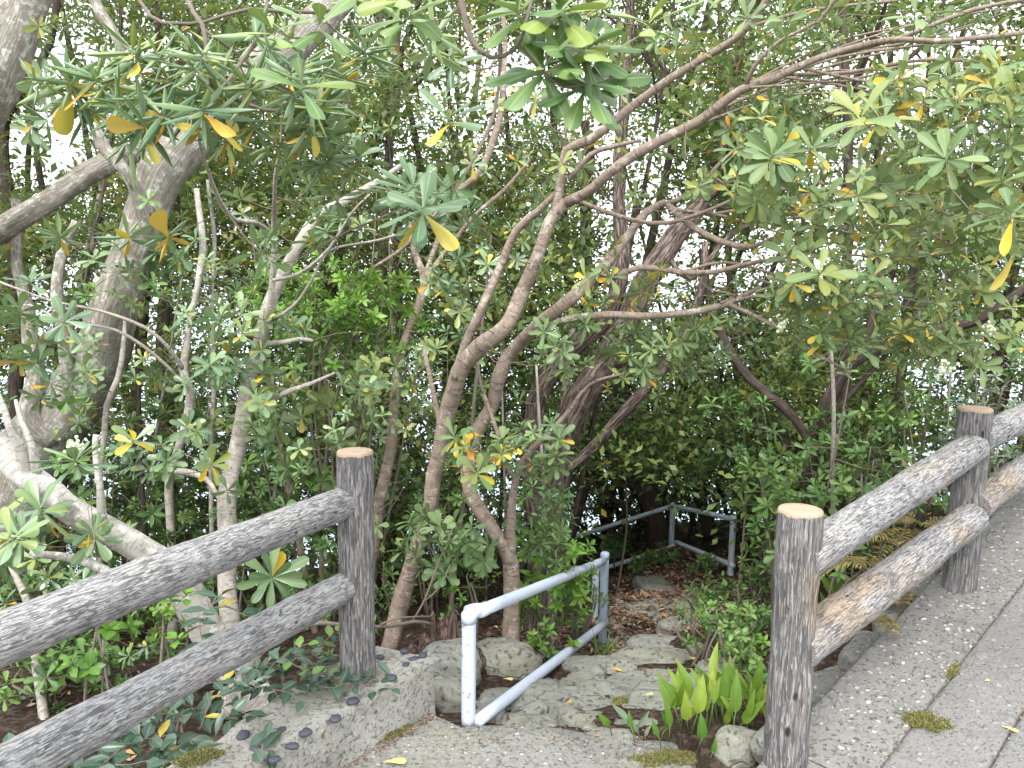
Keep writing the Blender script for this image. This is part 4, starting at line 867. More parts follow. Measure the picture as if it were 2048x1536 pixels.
t.limb([(1220, 560, 3.95), (1280, 536, 3.9), (1360, 546, 3.8), (1430, 545, 3.7), (1490, 528, 3.6), (1560, 520, 3.5), (1620, 548, 3.4)], [18, 17, 15, 14, 12, 9, 7])
t.limb([(1335, 410, 3.9), (1380, 450, 3.8), (1440, 482, 3.7), (1505, 492, 3.6), (1560, 470, 3.5), (1640, 465, 3.5)], [18, 17, 15, 13, 12, 9])
t.limb([(1140, 395, 3.85), (1200, 420, 3.85), (1270, 440, 3.85), (1340, 445, 3.8), (1420, 420, 3.7), (1520, 380, 3.6), (1640, 385, 3.5), (1750, 400, 3.4), (1900, 490, 3.3)], [11, 12, 12, 12, 11, 9, 8, 7, 6])
t.limb([(1330, 408, 3.9), (1390, 380, 3.85), (1470, 300, 3.8), (1560, 280, 3.7)], [14, 12, 9, 6]).limb([(1360, 545, 3.8), (1450, 525, 3.75), (1550, 550, 3.7), (1640, 590, 3.6)], [8, 8, 7, 5])
t.limb([(1340, 415, 3.9), (1420, 430, 3.8), (1500, 415, 3.7), (1600, 420, 3.6), (1700, 425, 3.5)], [9, 9, 8, 7, 6])
gf = np.random.default_rng(9)
for q in range(10):
    x0 = gf.uniform(1340, 1560); y0 = gf.uniform(400, 560); ye = y0+gf.uniform(-70, 70); d0 = 3.8; xe = x0+gf.uniform(250, 420)
    t.limb([(x0, y0, d0), ((x0*2+xe)/3, (y0*2+ye)/3+gf.uniform(-20, 20), d0-.1), ((x0+2*xe)/3, (y0+2*ye)/3+gf.uniform(-20, 20), d0-.2), (xe, ye, d0-.3)], [gf.uniform(6, 9), 7, 5, 3])
t.twiglets(1550, 560, 350, 140, 3.6, .4, 70).twiglets(1100, 800, 150, 150, 4.2, .3, 20).cloud(1640, 560, 130, 70, 3.0, .3, 14, .085, .33, 11, (.35, .7), .08).cloud(1750, 620, 240, 90, 3.2, .4, 30, .075, .3, 11, (.3, .7), .07).cloud(1850, 480, 240, 120, 3.4, .4, 28, .075, .33, 10, (.35, .78), .06).cloud(1900, 700, 160, 60, 3.3, .3, 18, .07, .3, 10, (.4, .75), .02)
t.cloud(1640, 440, 180, 60, 3.3, .3, 16, .075, .34, 9, (.3, .75), .14).cloud(1180, 690, 130, 60, 4.0, .3, 18, .075, .33, 10, (.2, .5), .02).cloud(1330, 700, 130, 60, 3.9, .3, 22, .075, .3, 11, (.2, .55), .02).cloud(1250, 580, 120, 50, 3.8, .3, 9, .07, .33, 9, (.3, .7), .2)
t.cloud(960, 900, 80, 50, 3.9, .25, 9, .08, .36, 10, (.2, .5), .25).cloud(900, 1080, 110, 70, 4.1, .25, 17, .08, .42, 9, (.15, .45), .0).cloud(1080, 900, 80, 60, 3.95, .2, 7, .075).cloud(1100, 1060, 60, 80, 4.5, .2, 12, .08, .3, 10, (.1, .3), 0)
t.one(1640, 545, 2.55, .11, 11, .3, (.5, .6), .0, (0, -.6, .7)).one(1170, 555, 3.3, .085, 8, .33, (.5, .75), .3).one(955, 945, 3.7, .10, 10, .42, (.4, .6), .3).one(905, 600, 3.9, .07, 7, .45, (.5, .7), 0).one(1225, 490, 3.6, .07, 8, .33, (.6, .78), .2)
t.build()

# ---- dark fissured trees in the middle distance
t = Tree('dark_tree', 'massive dark fissured trunk leaning right behind the forked tan tree', BK_DARK, L_BACK, seed=23, tpl=T_SM)
t.limb([(1080, 1290, 6.3), (1095, 1130, 6.3), (1105, 1000, 6.2), (1120, 900, 6.1), (1160, 800, 6.0), (1210, 715, 6.0), (1258, 640, 5.9), (1295, 570, 5.9), (1330, 505, 5.9), (1370, 450, 6.0), (1420, 380, 6.1), (1450, 250, 6.2), (1480, 100, 6.4), (1500, -60, 6.5)], [95, 88, 80, 74, 68, 66, 62, 56, 50, 44, 34, 26, 22, 18], 'trunk')
t.limb([(1075, 1060, 6.2), (1062, 930, 6.15), (1064, 840, 6.1), (1090, 755, 6.0), (1150, 690, 5.95), (1225, 620, 5.9), (1245, 520, 5.9), (1235, 400, 6.0), (1245, 250, 6.1), (1260, 60, 6.2), (1262, -60, 6.2)], [42, 42, 46, 46, 44, 38, 32, 28, 22, 18])
t.limb([(1110, 960, 6.1), (1180, 900, 6.0), (1240, 835, 5.9), (1300, 765, 5.8), (1355, 690, 5.8), (1400, 590, 5.8), (1410, 480, 5.9)], [30, 28, 26, 26, 22, 18, 14])
t.limb([(1410, 400, 6.0), (1500, 330, 6), (1600, 260, 6), (1750, 180, 6)], [20, 16, 12, 9]).limb([(1330, 500, 5.9), (1380, 560, 5.8), (1460, 470, 5.9), (1540, 440, 6)], [14, 13, 12, 8])
t.twiglets(1350, 350, 300, 350, 6.0, .5, 90).cloud(1350, 250, 300, 200, 6.2, .6, 60, .07).cloud(1300, 680, 200, 120, 6, .5, 30, .07).build()
t = Tree('dark_tree', 'straight dark trunk behind the far corner of the grey blue railing', BK_DIM, L_BACK, seed=24, tpl=T_SM)
t.limb([(1322, 1110, 9.2), (1308, 1040, 9.2), (1290, 960, 9.2), (1272, 880, 9.2), (1250, 800, 9.2), (1242, 720, 9.2), (1240, 600, 9.3), (1270, 400, 9.5)], [52, 46, 40, 36, 33, 30, 22, 14], 'trunk')
t.limb([(1300, 1000, 9.2), (1250, 960, 9.1), (1215, 905, 9), (1190, 850, 9)], [22, 20, 16, 12]).limb([(1305, 1050, 9.2), (1240, 1010, 9.1), (1180, 960, 9), (1140, 920, 9)], [18, 15, 12, 9])
t.cloud(1240, 700, 200, 180, 9.2, .8, 50, .08).build()
t = Tree('grey_tree', 'grey forked tree leaning right above the middle of the right log fence', BK_DIM, L_BACK, seed=25, tpl=T_SM)
t.limb([(1612, 1080, 5.9), (1618, 960, 5.8), (1640, 850, 5.6), (1670, 770, 5.5), (1720, 715, 5.4), (1800, 685, 5.3), (1880, 665, 5.2), (1950, 645, 5.1), (2010, 600, 5.0), (2090, 550, 5)], [34, 32, 32, 30, 28, 24, 22, 22, 20, 18], 'trunk')
t.limb([(1625, 900, 5.7), (1590, 840, 5.7), (1530, 785, 5.8), (1480, 735, 5.9), (1445, 680, 6), (1420, 610, 6.1), (1400, 500, 6.2)], [20, 22, 22, 20, 20, 18, 14])
t.limb([(1720, 712, 5.4), (1740, 650, 5.4), (1760, 560, 5.5), (1740, 430, 5.6)], [18, 16, 12, 10]).limb([(1640, 860, 5.6), (1700, 790, 5.5), (1780, 700, 5.4), (1850, 600, 5.3)], [14, 12, 10, 8])
t.cloud(1850, 560, 250, 150, 5.3, .6, 46, .075).cloud(1500, 640, 150, 100, 5.9, .4, 26, .075, .3, 9, (.05, .3), 0).build()
for k, (lab, pts, w) in enumerate([
    ('leaning dark trunk between the straight dark trunk and the grey forked tree', [(1510, 1130, 8.6), (1490, 1030, 8.6), (1482, 930, 8.6), (1500, 850, 8.6), (1520, 760, 8.6), (1500, 650, 8.7), (1560, 500, 8.8)], [40, 38, 36, 26, 22, 16, 10]),
    ('thin dark trunk just right of the far railing corner', [(1420, 1080, 9.6), (1400, 960, 9.6), (1375, 870, 9.6), (1368, 780, 9.6), (1350, 640, 9.7)], [24, 22, 18, 16, 12]),
    ('dark upright trunk left of the crooked pale stem', [(345, 1130, 7.0), (340, 1000, 7), (332, 860, 7), (328, 720, 7), (330, 600, 7), (345, 480, 7), (350, 300, 7)], [36, 32, 30, 28, 26, 20, 14]),
    ('dark trunk seen through the leaves at the top of the picture centre', [(1175, 960, 7.4), (1180, 700, 7.4), (1175, 520, 7.4), (1172, 420, 7.4), (1180, 320, 7.4), (1165, 240, 7.4)], [30, 30, 28, 26, 24, 18]),
    ('pale straight trunk behind the massive leaning dark trunk', [(1120, 1090, 6.8), (1128, 980, 6.8), (1132, 880, 6.8), (1130, 780, 6.8), (1150, 640, 6.9)], [24, 22, 20, 18, 12]),
    ('dark trunk at the right edge above the footpath', [(1760, 1000, 7), (1790, 800, 7), (1800, 700, 7), (1830, 500, 7.1), (1850, 300, 7.2)], [26, 22, 18, 15, 10]),
    ('dark trunk at the top left beside the broad pale one', [(30, 900, 6.2), (35, 700, 6.2), (25, 520, 6.2), (10, 330, 6.2), (15, 230, 6.1), (60, 170, 6), (100, 80, 6), (115, -30, 6)], [34, 30, 26, 22, 20, 20, 17, 15])]):
    t = Tree('background_tree', lab, BK_DIM if k != 4 else BK_PALE, L_BACK, seed=30+k, tpl=T_SM); t.limb(pts, w, 'trunk')
    x, y, d = pts[-1]; t.cloud(x, y, 180, 180, d, .7, 36, .08).cloud(x, y+250, 140, 150, d, .6, 20, .08).build()

# ---- close sprays hanging in from above and behind
t = Tree('overhanging_branch', 'close spray of narrow rolled leaves and yellow leaves hanging into the upper left', BK_TWIG, L_FRONT, cat='branch', seed=40, tpl=T_ROLL, maxleaf=300)
t.limb([(360, -160, 2.2), (368, -10, 2.15), (405, 50, 2.1), (414, 110, 2.1), (412, 150, 2.05), (440, 182, 2.05), (480, 130, 2.1), (520, 70, 2.2), (532, 10, 2.3), (545, -120, 2.4)], [15, 13, 11, 9, 9, 10, 9, 8, 8, 8], 'trunk')
t.limb([(240, -60, 2.3), (300, 30, 2.25), (350, 45, 2.2), (410, 42, 2.2), (500, 18, 2.2), (640, 25, 2.3), (760, -20, 2.4)], [9, 9, 9, 8, 8, 8, 7]).limb([(408, 60, 2.15), (470, 105, 2.2), (540, 160, 2.2), (620, 195, 2.3), (700, 205, 2.3)], [9, 8, 7, 6, 5])
t.limb([(440, 182, 2.1), (500, 210, 2.1), (550, 222, 2.1), (590, 200, 2.1), (612, 175, 2.1)], [8, 8, 7, 6, 5])
t.cloud(400, 165, 210, 80, 2.05, .2, 19, .105, .19, 14, (.3, .74), .04, .5, None, (50, 100)).cloud(330, 250, 170, 60, 2.1, .2, 8, .105, .20, 12, (.2, .7), .14, .4, None, (50, 105)).cloud(640, 150, 120, 70, 2.3, .2, 8, .10, .2, 12, (.25, .7), .04)
t.cloud(520, 230, 130, 70, 2.2, .2, 7, .10, .2, 11, (.25, .7), .12).one(405, 215, 1.9, .125, 14, .24, (.3, .45), .1, (0, -.3, .9), (50, 130)).one(190, 150, 2.1, .12, 12, .24).one(150, 210, 2.2, .1, 7, .3).one(560, 285, 1.95, .12, 5, .22, (.3, .5), .9, (0, -.1, -1), (20, 60)).one(340, 255, 1.95, .12, 5, .3, (.3, .5), .9, (0, -.2, -1), (50, 95))
t.cloud(760, 60, 160, 60, 2.3, .2, 6, .10, .3, 9, (.4, .7), .05).cloud(160, 200, 130, 110, 2.3, .2, 7, .10, .2, 11, (.25, .7), .06).cloud(600, 300, 150, 60, 2.5, .2, 6, .10, .26, 10, (.2, .6), .1).cloud(250, 170, 170, 70, 2.15, .2, 9, .10, .20, 12, (.25, .72), .07, .5, None, (50, 105)).cloud(650, 250, 130, 90, 2.4, .2, 9, .10, .28, 11, (.2, .6), .08).cloud(560, 90, 130, 60, 2.3, .2, 6, .1, .3, 9, (.3, .6), 0).one(735, 95, 2.2, .10, 14, .25).one(690, 150, 2.3).one(255, 470, 2.9, .10, 10, .3, (.2, .5), .15).one(330, 470, 2.8, .11, 9, .28, (.2, .4), .25).one(120, 470, 3, .09).build()
t = Tree('overhanging_branch', 'dark green rosette spray with one hanging yellow leaf in front of the brown stem', BK_TWIG, L_FRONT, cat='branch', seed=41, tpl=T_BIG, maxleaf=300)
t.limb([(1000, -200, 2.2), (985, -60, 2.3), (1000, 80, 2.5), (990, 220, 2.6), (940, 330, 2.5), (880, 420, 2.35), (835, 480, 2.3)], [11, 10, 9, 9, 8, 7, 6], 'trunk')
t.limb([(920, 360, 2.5), (800, 420, 2.45), (700, 460, 2.5), (620, 505, 2.6)], [6, 6, 5, 4])
t.cloud(860, 400, 90, 45, 2.25, .15, 6, .115, .30, 14, (.05, .3), .03).one(845, 415, 2.05, .12, 12, .40, (.1, .25), .14, (-.1, -.4, .6), (50, 130)).one(665, 390, 2.5, .11, 9, .3, (.1, .25), .05).one(790, 380, 2.3, .11, 12, .26, (.1, .3), .03).one(895, 235, 2.3, .115, 9, .28, (.1, .3), .15).one(720, 310, 2.5, .10, 9)
t.one(520, 500, 2.6, .12, 7, .3, (.05, .2), 0).one(640, 255, 2.3, .1, 8, .33).one(900, 120, 2.5, .09, 8, .33).build()
t = Tree('overhanging_branch', 'close spray of broad flat bright green leaves at the top centre', BK_TWIG, L_FRESH, cat='branch', seed=42, tpl=T_BIG, maxleaf=300)
t.limb([(880, -150, 1.75), (925, 10, 1.75), (945, 80, 1.75), (985, 115, 1.75), (1030, 100, 1.75), (1050, 60, 1.7), (1070, -20, 1.7)], [16, 15, 13, 10, 10, 9, 8], 'trunk')
t.limb([(1040, 90, 1.75), (1080, 140, 1.75), (1130, 175, 1.75), (1180, 165, 1.7)], [7, 7, 6, 5])
for (x, y, n, ln, ax) in [(1035, 20, 14, .12, (-.3, -.3, .8)), (1085, 135, 14, .125, (-.2, -.5, .4)), (1175, 95, 16, .125, (.2, -.5, .7)), (1175, 165, 13, .12, (.2, -.5, .5)), (1120, 20, 13, .12, (0, -.4, .8)), (800, -10, 8, .11, (0, -.3, .2)), (1230, -10, 5, .12, (.4, -.3, -.5)), (1300, 40, 8, .1, (0, -.2, .8)), (815, 25, 7, .1, (0, -.3, .8)), (545, 55, 6, .1, (0, -.3, .8)), (640, 45, 6, .1, (.2, -.4, .8)), (605, 165, 6, .11, (.2, -.4, .7))]:
    t.one(x, y, 1.75, ln, n, .36, (.4, .68), .0, ax, (35, 105))
t.build()
t = Tree('overhanging_branch', 'mossy grey broken branch hanging down from the top left', BK_MOSS, L_FRONT, cat='branch', seed=43, tpl=T_BIG)
t.limb([(120, -200, 3.1), (180, -20, 3.0), (215, 45, 3.0), (238, 85, 3.0), (243, 130, 3.0), (240, 175, 3.0)], [26, 24, 24, 22, 18, 9], 'trunk'); t.one(250, 150, 2.9, .11, 11, .28).one(90, 160, 3.1, .1, 9).one(60, 260, 3.2).build()

# ---- shrubs
def shrub(label, px, py, rx, ry, d, n, mat, tpl, ln, ratio=.4, nl=9, tint=(.2, .8), seed=0, yellow=0, up=.6, dr=.3, stems=4, bark_=None, name='shrub', spread=(30, 95), maxleaf=300, group=None, cat='shrub'):
    t = Tree(name, label, bark_ or BK_TWIG, mat, cat=cat, seed=seed, tpl=tpl, maxleaf=maxleaf, group=group); g = t.g
    b = on_ground(px, min(1530, py+ry*.9), max(1.6, d-1.2), d+2.5) if py+ry*.9 > 900 else P(px, py+ry, d)
    b = P(px, py+ry, d); hz = Hn(b[:1], b[1:2])[0]; b = np.array([b[0], b[1], max(hz-.03, b[2]-1.2)]) if b[2] > hz else np.array([b[0], b[1], hz])
    for k in range(stems):
        e = P(px+g.uniform(-.7, .7)*rx, py+g.uniform(-.6, .3)*ry, d+g.uniform(-.5, .5)*dr); m_ = (b+e)/2+g.normal(0, .05, 3)
        st = b+np.array([g.normal(0, .03), g.normal(0, .03), 0]); t.limb3([st, m_, e], [.010, .008, .004], 'trunk' if k == 0 else 'branch')
    t.cloud(px, py, rx, ry, d, dr, n, ln, ratio, nl, tint, yellow, up, None, spread); return t.build()
shrub('bright lime green leafy shrub between the forked tan tree and the railing posts', 1110, 1140, 95, 110, 4.75, 85, L_LIME, T_ELL, .066, .42, 8, (.2, .8), 50)
shrub('small lime green shoots at the foot of the forked tan tree', 1085, 1255, 90, 45, 4.6, 24, L_LIME, T_ELL, .055, .42, 8, (.2, .7), 51)
shrub('lime green sprigs in the dark hollow left of the forked tan tree', 960, 1170, 70, 50, 4.6, 12, L_LIME, T_ELL, .05, .42, 7, (.2, .7), 52, stems=2)
shrub('broad mass of bright lime green foliage behind the upright pale tree', 655, 600, 185, 90, 5.05, 230, L_LIME, T_ELL, .065, .40, 8, (.25, .95), 53, dr=.4, stems=6, name='lime_shrub')
shrub('lower fringe of lime green foliage right of the rotten scarred tree', 750, 680, 150, 90, 5.1, 70, L_LIME, T_ELL, .065, .42, 8, (.1, .7), 54, dr=.4, name='lime_shrub')
shrub('lime green seedling leaves between the two left log rails', 340, 1235, 55, 45, 3.3, 8, L_LIME, T_ELL, .055, .7, 7, (.3, .7), 55, stems=3)
shrub('lime green seedling leaves low between the left log rails', 215, 1290, 45, 45, 3.3, 7, L_LIME, T_ELL, .055, .7, 7, (.1, .5), 56, stems=3)
shrub('fine leaved pale green bush on the right edge of the steps', 1400, 1240, 55, 60, 4.4, 40, L_LIME, T_SM, .035, .35, 9, (.0, .3), 57, dr=.2, stems=6)
shrub('round leaved green shrub beside the steps left of the near right post', 1470, 1240, 60, 70, 3.9, 34, L_MID, T_ELL, .045, .6, 8, (.5, .9), 58, dr=.2)
shrub('small leaved green shrub right of the stone steps at the blades', 1500, 1330, 50, 40, 3.6, 16, L_MID, T_ELL, .04, .6, 8, (.3, .8), 59, dr=.15)
shrub('dark evergreen shrub under the lime sprigs behind the white railing', 1150, 1200, 60, 60, 5.3, 24, L_MID, T_SM, .06, .3, 9, (.1, .4), 60)
shrub('shaggy dark shrub just left of the far railing post', 1080, 1020, 70, 80, 5.6, 30, L_MID, T_MED, .09, .28, 9, (.0, .4), 61)
for k, (x, y, rx, ry, d, n, m_, ln, lab) in enumerate([
    (1560, 980, 90, 90, 4.9, 46, L_MID, .08, 'dark leafy shrub above the near right log post'),
    (1680, 900, 110, 100, 5.3, 52, L_MID, .075, 'dense green shrub left of the far log post'),
    (1620, 1080, 90, 70, 4.6, 20, L_MID, .07, 'low shrub behind the upper right log rail'),
    (1790, 960, 110, 70, 4.7, 40, L_MID, .06, 'mixed green shrub behind the upper right log rail near the far post'),
    (1850, 830, 100, 90, 5.4, 44, L_MID, .07, 'tall shrub rising behind the far right log post'),
    (2000, 780, 90, 70, 4.6, 40, L_GREY, .05, 'greyish green small leaved bush right of the far log post'),
    (1960, 900, 80, 60, 4.4, 26, L_GREY, .05, 'greyish green low bush behind the far log post'),
    (1545, 1110, 60, 60, 5.6, 34, L_MID, .07, 'green ground shrub between the railing end post and the near right log post'),
    (1500, 1200, 60, 40, 5.0, 26, L_MID, .055, 'low green plants at the foot of the grey railing end post'),
    (1560, 1050, 60, 50, 7.2, 26, L_MID, .07, 'dark shrub right of the grey railing end post'),
    (1560, 800, 100, 90, 6.4, 50, L_BACK, .085, 'dark green bush below the arching limbs'),
    (1700, 1140, 80, 50, 4.0, 14, L_MID, .06, 'sparse green weeds between the right log rails'),
    (2090, 700, 90, 90, 4.8, 40, L_MID, .07, 'dark foliage cut off by the right edge'),
    (640, 1180, 60, 70, 5.2, 22, L_MID, .06, 'small green shrub behind the left log post'),
    (790, 1160, 40, 60, 4.9, 16, L_MID, .05, 'little green shrub between the left log post and the tan tree'),
    (860, 1020, 60, 60, 5.6, 14, L_MID, .07, 'dark shrub behind the straight tan trunk'),
    (100, 1340, 120, 70, 4.2, 20, L_MID, .08, 'dark green plants under the lower left log rail'),
    (230, 1000, 140, 80, 5.4, 34, L_MID, .09, 'shaded green shrub behind the whitish sweeping trunk'),
    (560, 960, 100, 80, 5.6, 34, L_MID, .075, 'shaded green shrub right of the upright pale tree')]):
    shrub(lab, x, y, rx, ry, d, n, m_, T_ELL if k % 2 else T_MED, ln, .36, 9, (.1, .8), 70+k, .01, .5, .35)

gg = np.random.default_rng(61)
for k, (x, y, rx, ry, d, m_, lab) in enumerate([
    (1440, 1175, 40, 26, 6.2, L_MID, 'low green weeds on the bank inside the end of the grey railing'),
    (1400, 1130, 34, 24, 7.4, L_MID, 'strappy green weeds under the far rail of the landing'),
    (1330, 1105, 30, 22, 8.2, L_MID, 'small dark weeds left of the far railing corner'),
    (1290, 1120, 30, 20, 8.4, L_MID, 'small weeds below the far left rail'),
    (1450, 1270, 46, 30, 4.5, L_MID, 'round leaved weeds on the right edge of the upper steps'),
    (1490, 1300, 46, 36, 4.0, L_LIME, 'fresh green weeds between the steps and the near right log post'),
    (1530, 1380, 30, 40, 3.4, L_MID, 'green weeds squeezed against the near right log post'),
    (1520, 1240, 40, 36, 4.6, L_MID, 'tangle of green weeds left of the near right log post'),
    (1400, 1190, 34, 24, 5.8, L_MID, 'weeds creeping onto the path from the right'),
    (1520, 1150, 46, 34, 5.6, L_MID, 'dark weeds right of the railing end post'),
    (1230, 1090, 30, 24, 9.0, L_MID, 'dark weeds beyond the white railing end'),
    (900, 1240, 40, 36, 5.2, L_MID, 'dark weeds in the hollow above the stump'),
    (730, 1240, 30, 40, 4.6, L_MID, 'small weeds just right of the left log post')]):
    shrub(lab, x, y, rx, ry, d, 16, m_, T_ELL, .05*max(1, d/5), .45, 8, (.2, .9), 600+k, 0, .5, .2, 3, maxleaf=80)
# ---- bright blades, ferns, ivy
def blade_clump(label, px, py, n, h, mat, seed, wide=.22, sp=.09, d=None, cat='plant', name='blade_plant', lean=.25, tpl=T_LAN, tint=(0, 1)):
    g = np.random.default_rng(seed); b = on_ground(px, py); root = thing(name, label, cat, b); stems = Acc(); fr = Leaves()
    for k in range(n):
        q = b+np.array([g.normal(0, sp), g.normal(0, sp*.7), 0]); dr_ = nrm(np.array([g.normal(0, lean), g.normal(-.1, lean), 1.0])); L_ = h*g.uniform(.55, 1.1)
        tube(stems, np.array([q-[0, 0, .02], q+dr_*L_*.2, q+dr_*L_*.42]), [.0022, .002, .0018], 5)
        up = np.array([g.normal(0, .5), -1, g.normal(.2, .3)]); fr.add(q+dr_*L_*.38, nrm(dr_+g.normal(0, .12, 3)), up, L_*.62, L_*.62*wide*g.uniform(.85, 1.15), g.uniform(*tint))
    stems.obj('stems', mat, root, kind='stuff' if n > 30 else None); f = fr.frame()
    for i in range(n): build_leaves(f, tpl, None, [i]).obj('leaf', mat, root)
    adopt(root); return root
blade_clump('tall clump of bright yellow green pointed leaves left of the near right log post', 1475, 1435, 34, .25, L_BLADE, 1, .27, .11, tint=(0, .9), lean=.42)
blade_clump('shorter group of yellow green pointed leaves at the edge of the steps', 1390, 1455, 12, .22, L_BLADE, 2, .34, .07, tint=(.2, 1), lean=.42)
blade_clump('low darker pointed leaves on the path edge by the moss', 1330, 1478, 7, .16, L_LIME, 3, .36, .07, tint=(0, .4), lean=.4)
blade_clump('drooping grey green leaf tuft on the apron edge', 1268, 1472, 4, .14, L_GREY, 4, .3, .025, lean=.5)
blade_clump('yellow green pointed leaves seen between the right log rails', 1700, 1240, 9, .30, L_BLADE, 5, .28, .07, tint=(0, .5), lean=.5)
blade_clump('small pointed green leaves under the lower right log rail', 1680, 1290, 6, .16, L_LIME, 6, .32, .05, tint=(0, .4), lean=.5)
blade_clump('grassy tuft at the foot of the grey railing post on the steps', 1205, 1325, 26, .20, L_MID, 7, .06, .05, tint=(.4, .9), lean=.5)
blade_clump('dark strap leaves on the bank right of the landing', 1560, 1180, 16, .30, L_MID, 8, .15, .12, tint=(.2, .7), lean=.5)
blade_clump('broad strap leaves behind the near right log post', 1480, 1290, 14, .26, L_MID, 9, .22, .10, tint=(.4, .9), lean=.5)
def fern(label, px, py, n, ln, mat, seed, d):
    g = np.random.default_rng(seed); b = P(px, py, d); hz = Hn(b[:1], b[1:2])[0]; b[2] = max(b[2], hz); root = thing('fern', label, 'fern', b)
    for k in range(n):
        a_ = g.uniform(0, 6.28); dv = np.array([math.cos(a_), math.sin(a_), 0]); L_ = ln*g.uniform(.6, 1.1); t = np.linspace(0, 1, 16)[:, None]
        path = b+dv*L_*t*.85+np.array([0, 0, 1])*L_*(.75*t-1.05*t**2); acc = Acc(); tube(acc, path, np.linspace(.0022, .0008, 16), 4, 0, False); lv = Leaves()
        s_ = np.cross(dv, [0, 0, 1]); tt = t[2:, 0]
        for sg in (-1, 1): lv.add(path[2:], nrm(s_*sg+dv*.45+g.normal(0, .1, (14, 3))), np.array([0, 0, 1.]), L_*.26*np.sin(np.pi*np.clip(tt*.9+.1, 0, 1))+.01, .012, g.uniform(0, 1, 14))
        acc.obj('stalk', mat, root); build_leaves(lv.frame(), T_TINY).obj('frond', mat, root)
    adopt(root)
fern('withered yellow brown fern between the right log rails near the far post', 1790, 1085, 9, .28, L_FERN, 1, 3.9)
fern('yellow brown fern behind the lower right log rail', 1735, 1140, 7, .25, L_FERN, 2, 3.7)
fern('withered fern fronds hanging over the slab edge under the lower right rail', 1800, 1200, 8, .18, L_FERN, 3, 3.5)
fern('small yellow fern tuft at the slab edge nearer the first right post', 1745, 1240, 5, .15, L_FERN, 4, 3.2)
fern('pale yellow fern behind the upper right log rail', 1840, 1050, 9, .28, L_FERN, 5, 4.1)

def trailing(name, label, cat, starts, mat, seed, ln=.06, tpl=T_IVY, nper=9, L_st=.5, tint=(0, .8), z0=None, ratio=.5, dirv=(1, .3, 0), lift=.02):
    g = np.random.default_rng(seed); root = None; frs = Leaves(); st = []
    for (px, py, d) in starts:
        p = P(px, py, d); root = root or thing(name, label, cat, p)
        a_ = math.atan2(dirv[1], dirv[0])+g.normal(0, .7); path = [p]
        for k in range(7):
            a_ += g.normal(0, .25); q = path[-1]+np.array([math.cos(a_), math.sin(a_), g.normal(.0, .25)])*L_st/7
            if z0 is not None: q[2] = max(q[2], z0+lift*g.uniform(.3, 1.5))
            path.append(q)
        path = np.array(path); pp, _ = catmull(path, np.ones(len(path)), .02); acc = Acc(); tube(acc, pp, np.linspace(.0028, .0012, len(pp)), 5, 0); acc.obj('stem', BK_TWIG, root)
        for k in range(nper):
            j = int((k+.6)/nper*(len(pp)-1)); tg = nrm(pp[min(j+1, len(pp)-1)]-pp[max(0, j-1)]); sd_ = np.cross(tg, [0, 0, 1])*(1 if k % 2 else -1)
            frs.add(pp[j], nrm(sd_+tg*.5+[0, 0, g.normal(.15, .35)]), nrm(np.array([g.normal(0, .35), g.normal(-.2, .35), 1])), ln*g.uniform(.65, 1.2), ln*ratio*g.uniform(.8, 1.1), g.uniform(*tint) if g.random() > .04 else .99)
    f = frs.frame(); n = len(f[0])
    for i in range(min(n, 300)): build_leaves(f, tpl, None, [i]).obj('leaf', mat, root)
    if n > 300: build_leaves(f, tpl, None, np.arange(300, n)).obj('foliage', mat, root, kind='stuff')
    adopt(root)
g_ = np.random.default_rng(5)
trailing('creeping_shrub', 'dark glossy leaved creeper spilling over the low concrete wall under the lower log rail', 'creeper',
         [(g_.uniform(330, 640), 0, 0) for _ in range(0)]+[(x, y, d) for x, y, d in [(560, 1375, 3.2), (600, 1362, 3.2), (640, 1372, 3.1), (500, 1400, 3.1), (540, 1410, 3.0), (470, 1420, 3.0), (430, 1440, 2.95), (600, 1400, 3.05), (400, 1460, 2.9), (380, 1420, 3.1), (350, 1450, 3.0), (520, 1360, 3.3), (450, 1380, 3.2)]], L_IVY, 1, .075, T_IVY, 10, .34, (.1, .75), .11, .5, (1, .1, 0), .03)
trailing('creeping_shrub', 'mass of dark glossy leaves at the bottom left below the log rails', 'creeper',
         [(x, y, d) for x, y, d in [(150, 1500, 2.8), (200, 1480, 2.9), (260, 1490, 2.8), (320, 1500, 2.75), (300, 1460, 3.0), (360, 1500, 2.7), (230, 1530, 2.6), (290, 1540, 2.6), (170, 1560, 2.6), (120, 1540, 2.7), (330, 1440, 3.1), (250, 1450, 3.1), (100, 1500, 3), (180, 1440, 3.1), (380, 1480, 2.9)]], L_IVY, 2, .09, T_IVY, 12, .34, (.05, .85), -.1, .5, (.6, -.2, .3), .05)
trailing('creeping_shrub', 'sprig of glossy leaves draped over the lower left log rail', 'creeper', [(430, 1215, 2.75), (400, 1240, 2.7), (440, 1190, 2.8)], L_IVY, 3, .08, T_IVY, 6, .22, (.2, .6), None, .45, (.3, -.3, .3))
trailing('leafy_sprig', 'sprig of rounded olive leaves with orange stems beside the left log post', 'sprig', [(560, 1320, 3.1), (590, 1300, 3.1)], L_MID, 4, .07, T_ELL, 7, .25, (.6, .8), None, .6, (1, -.1, .3))

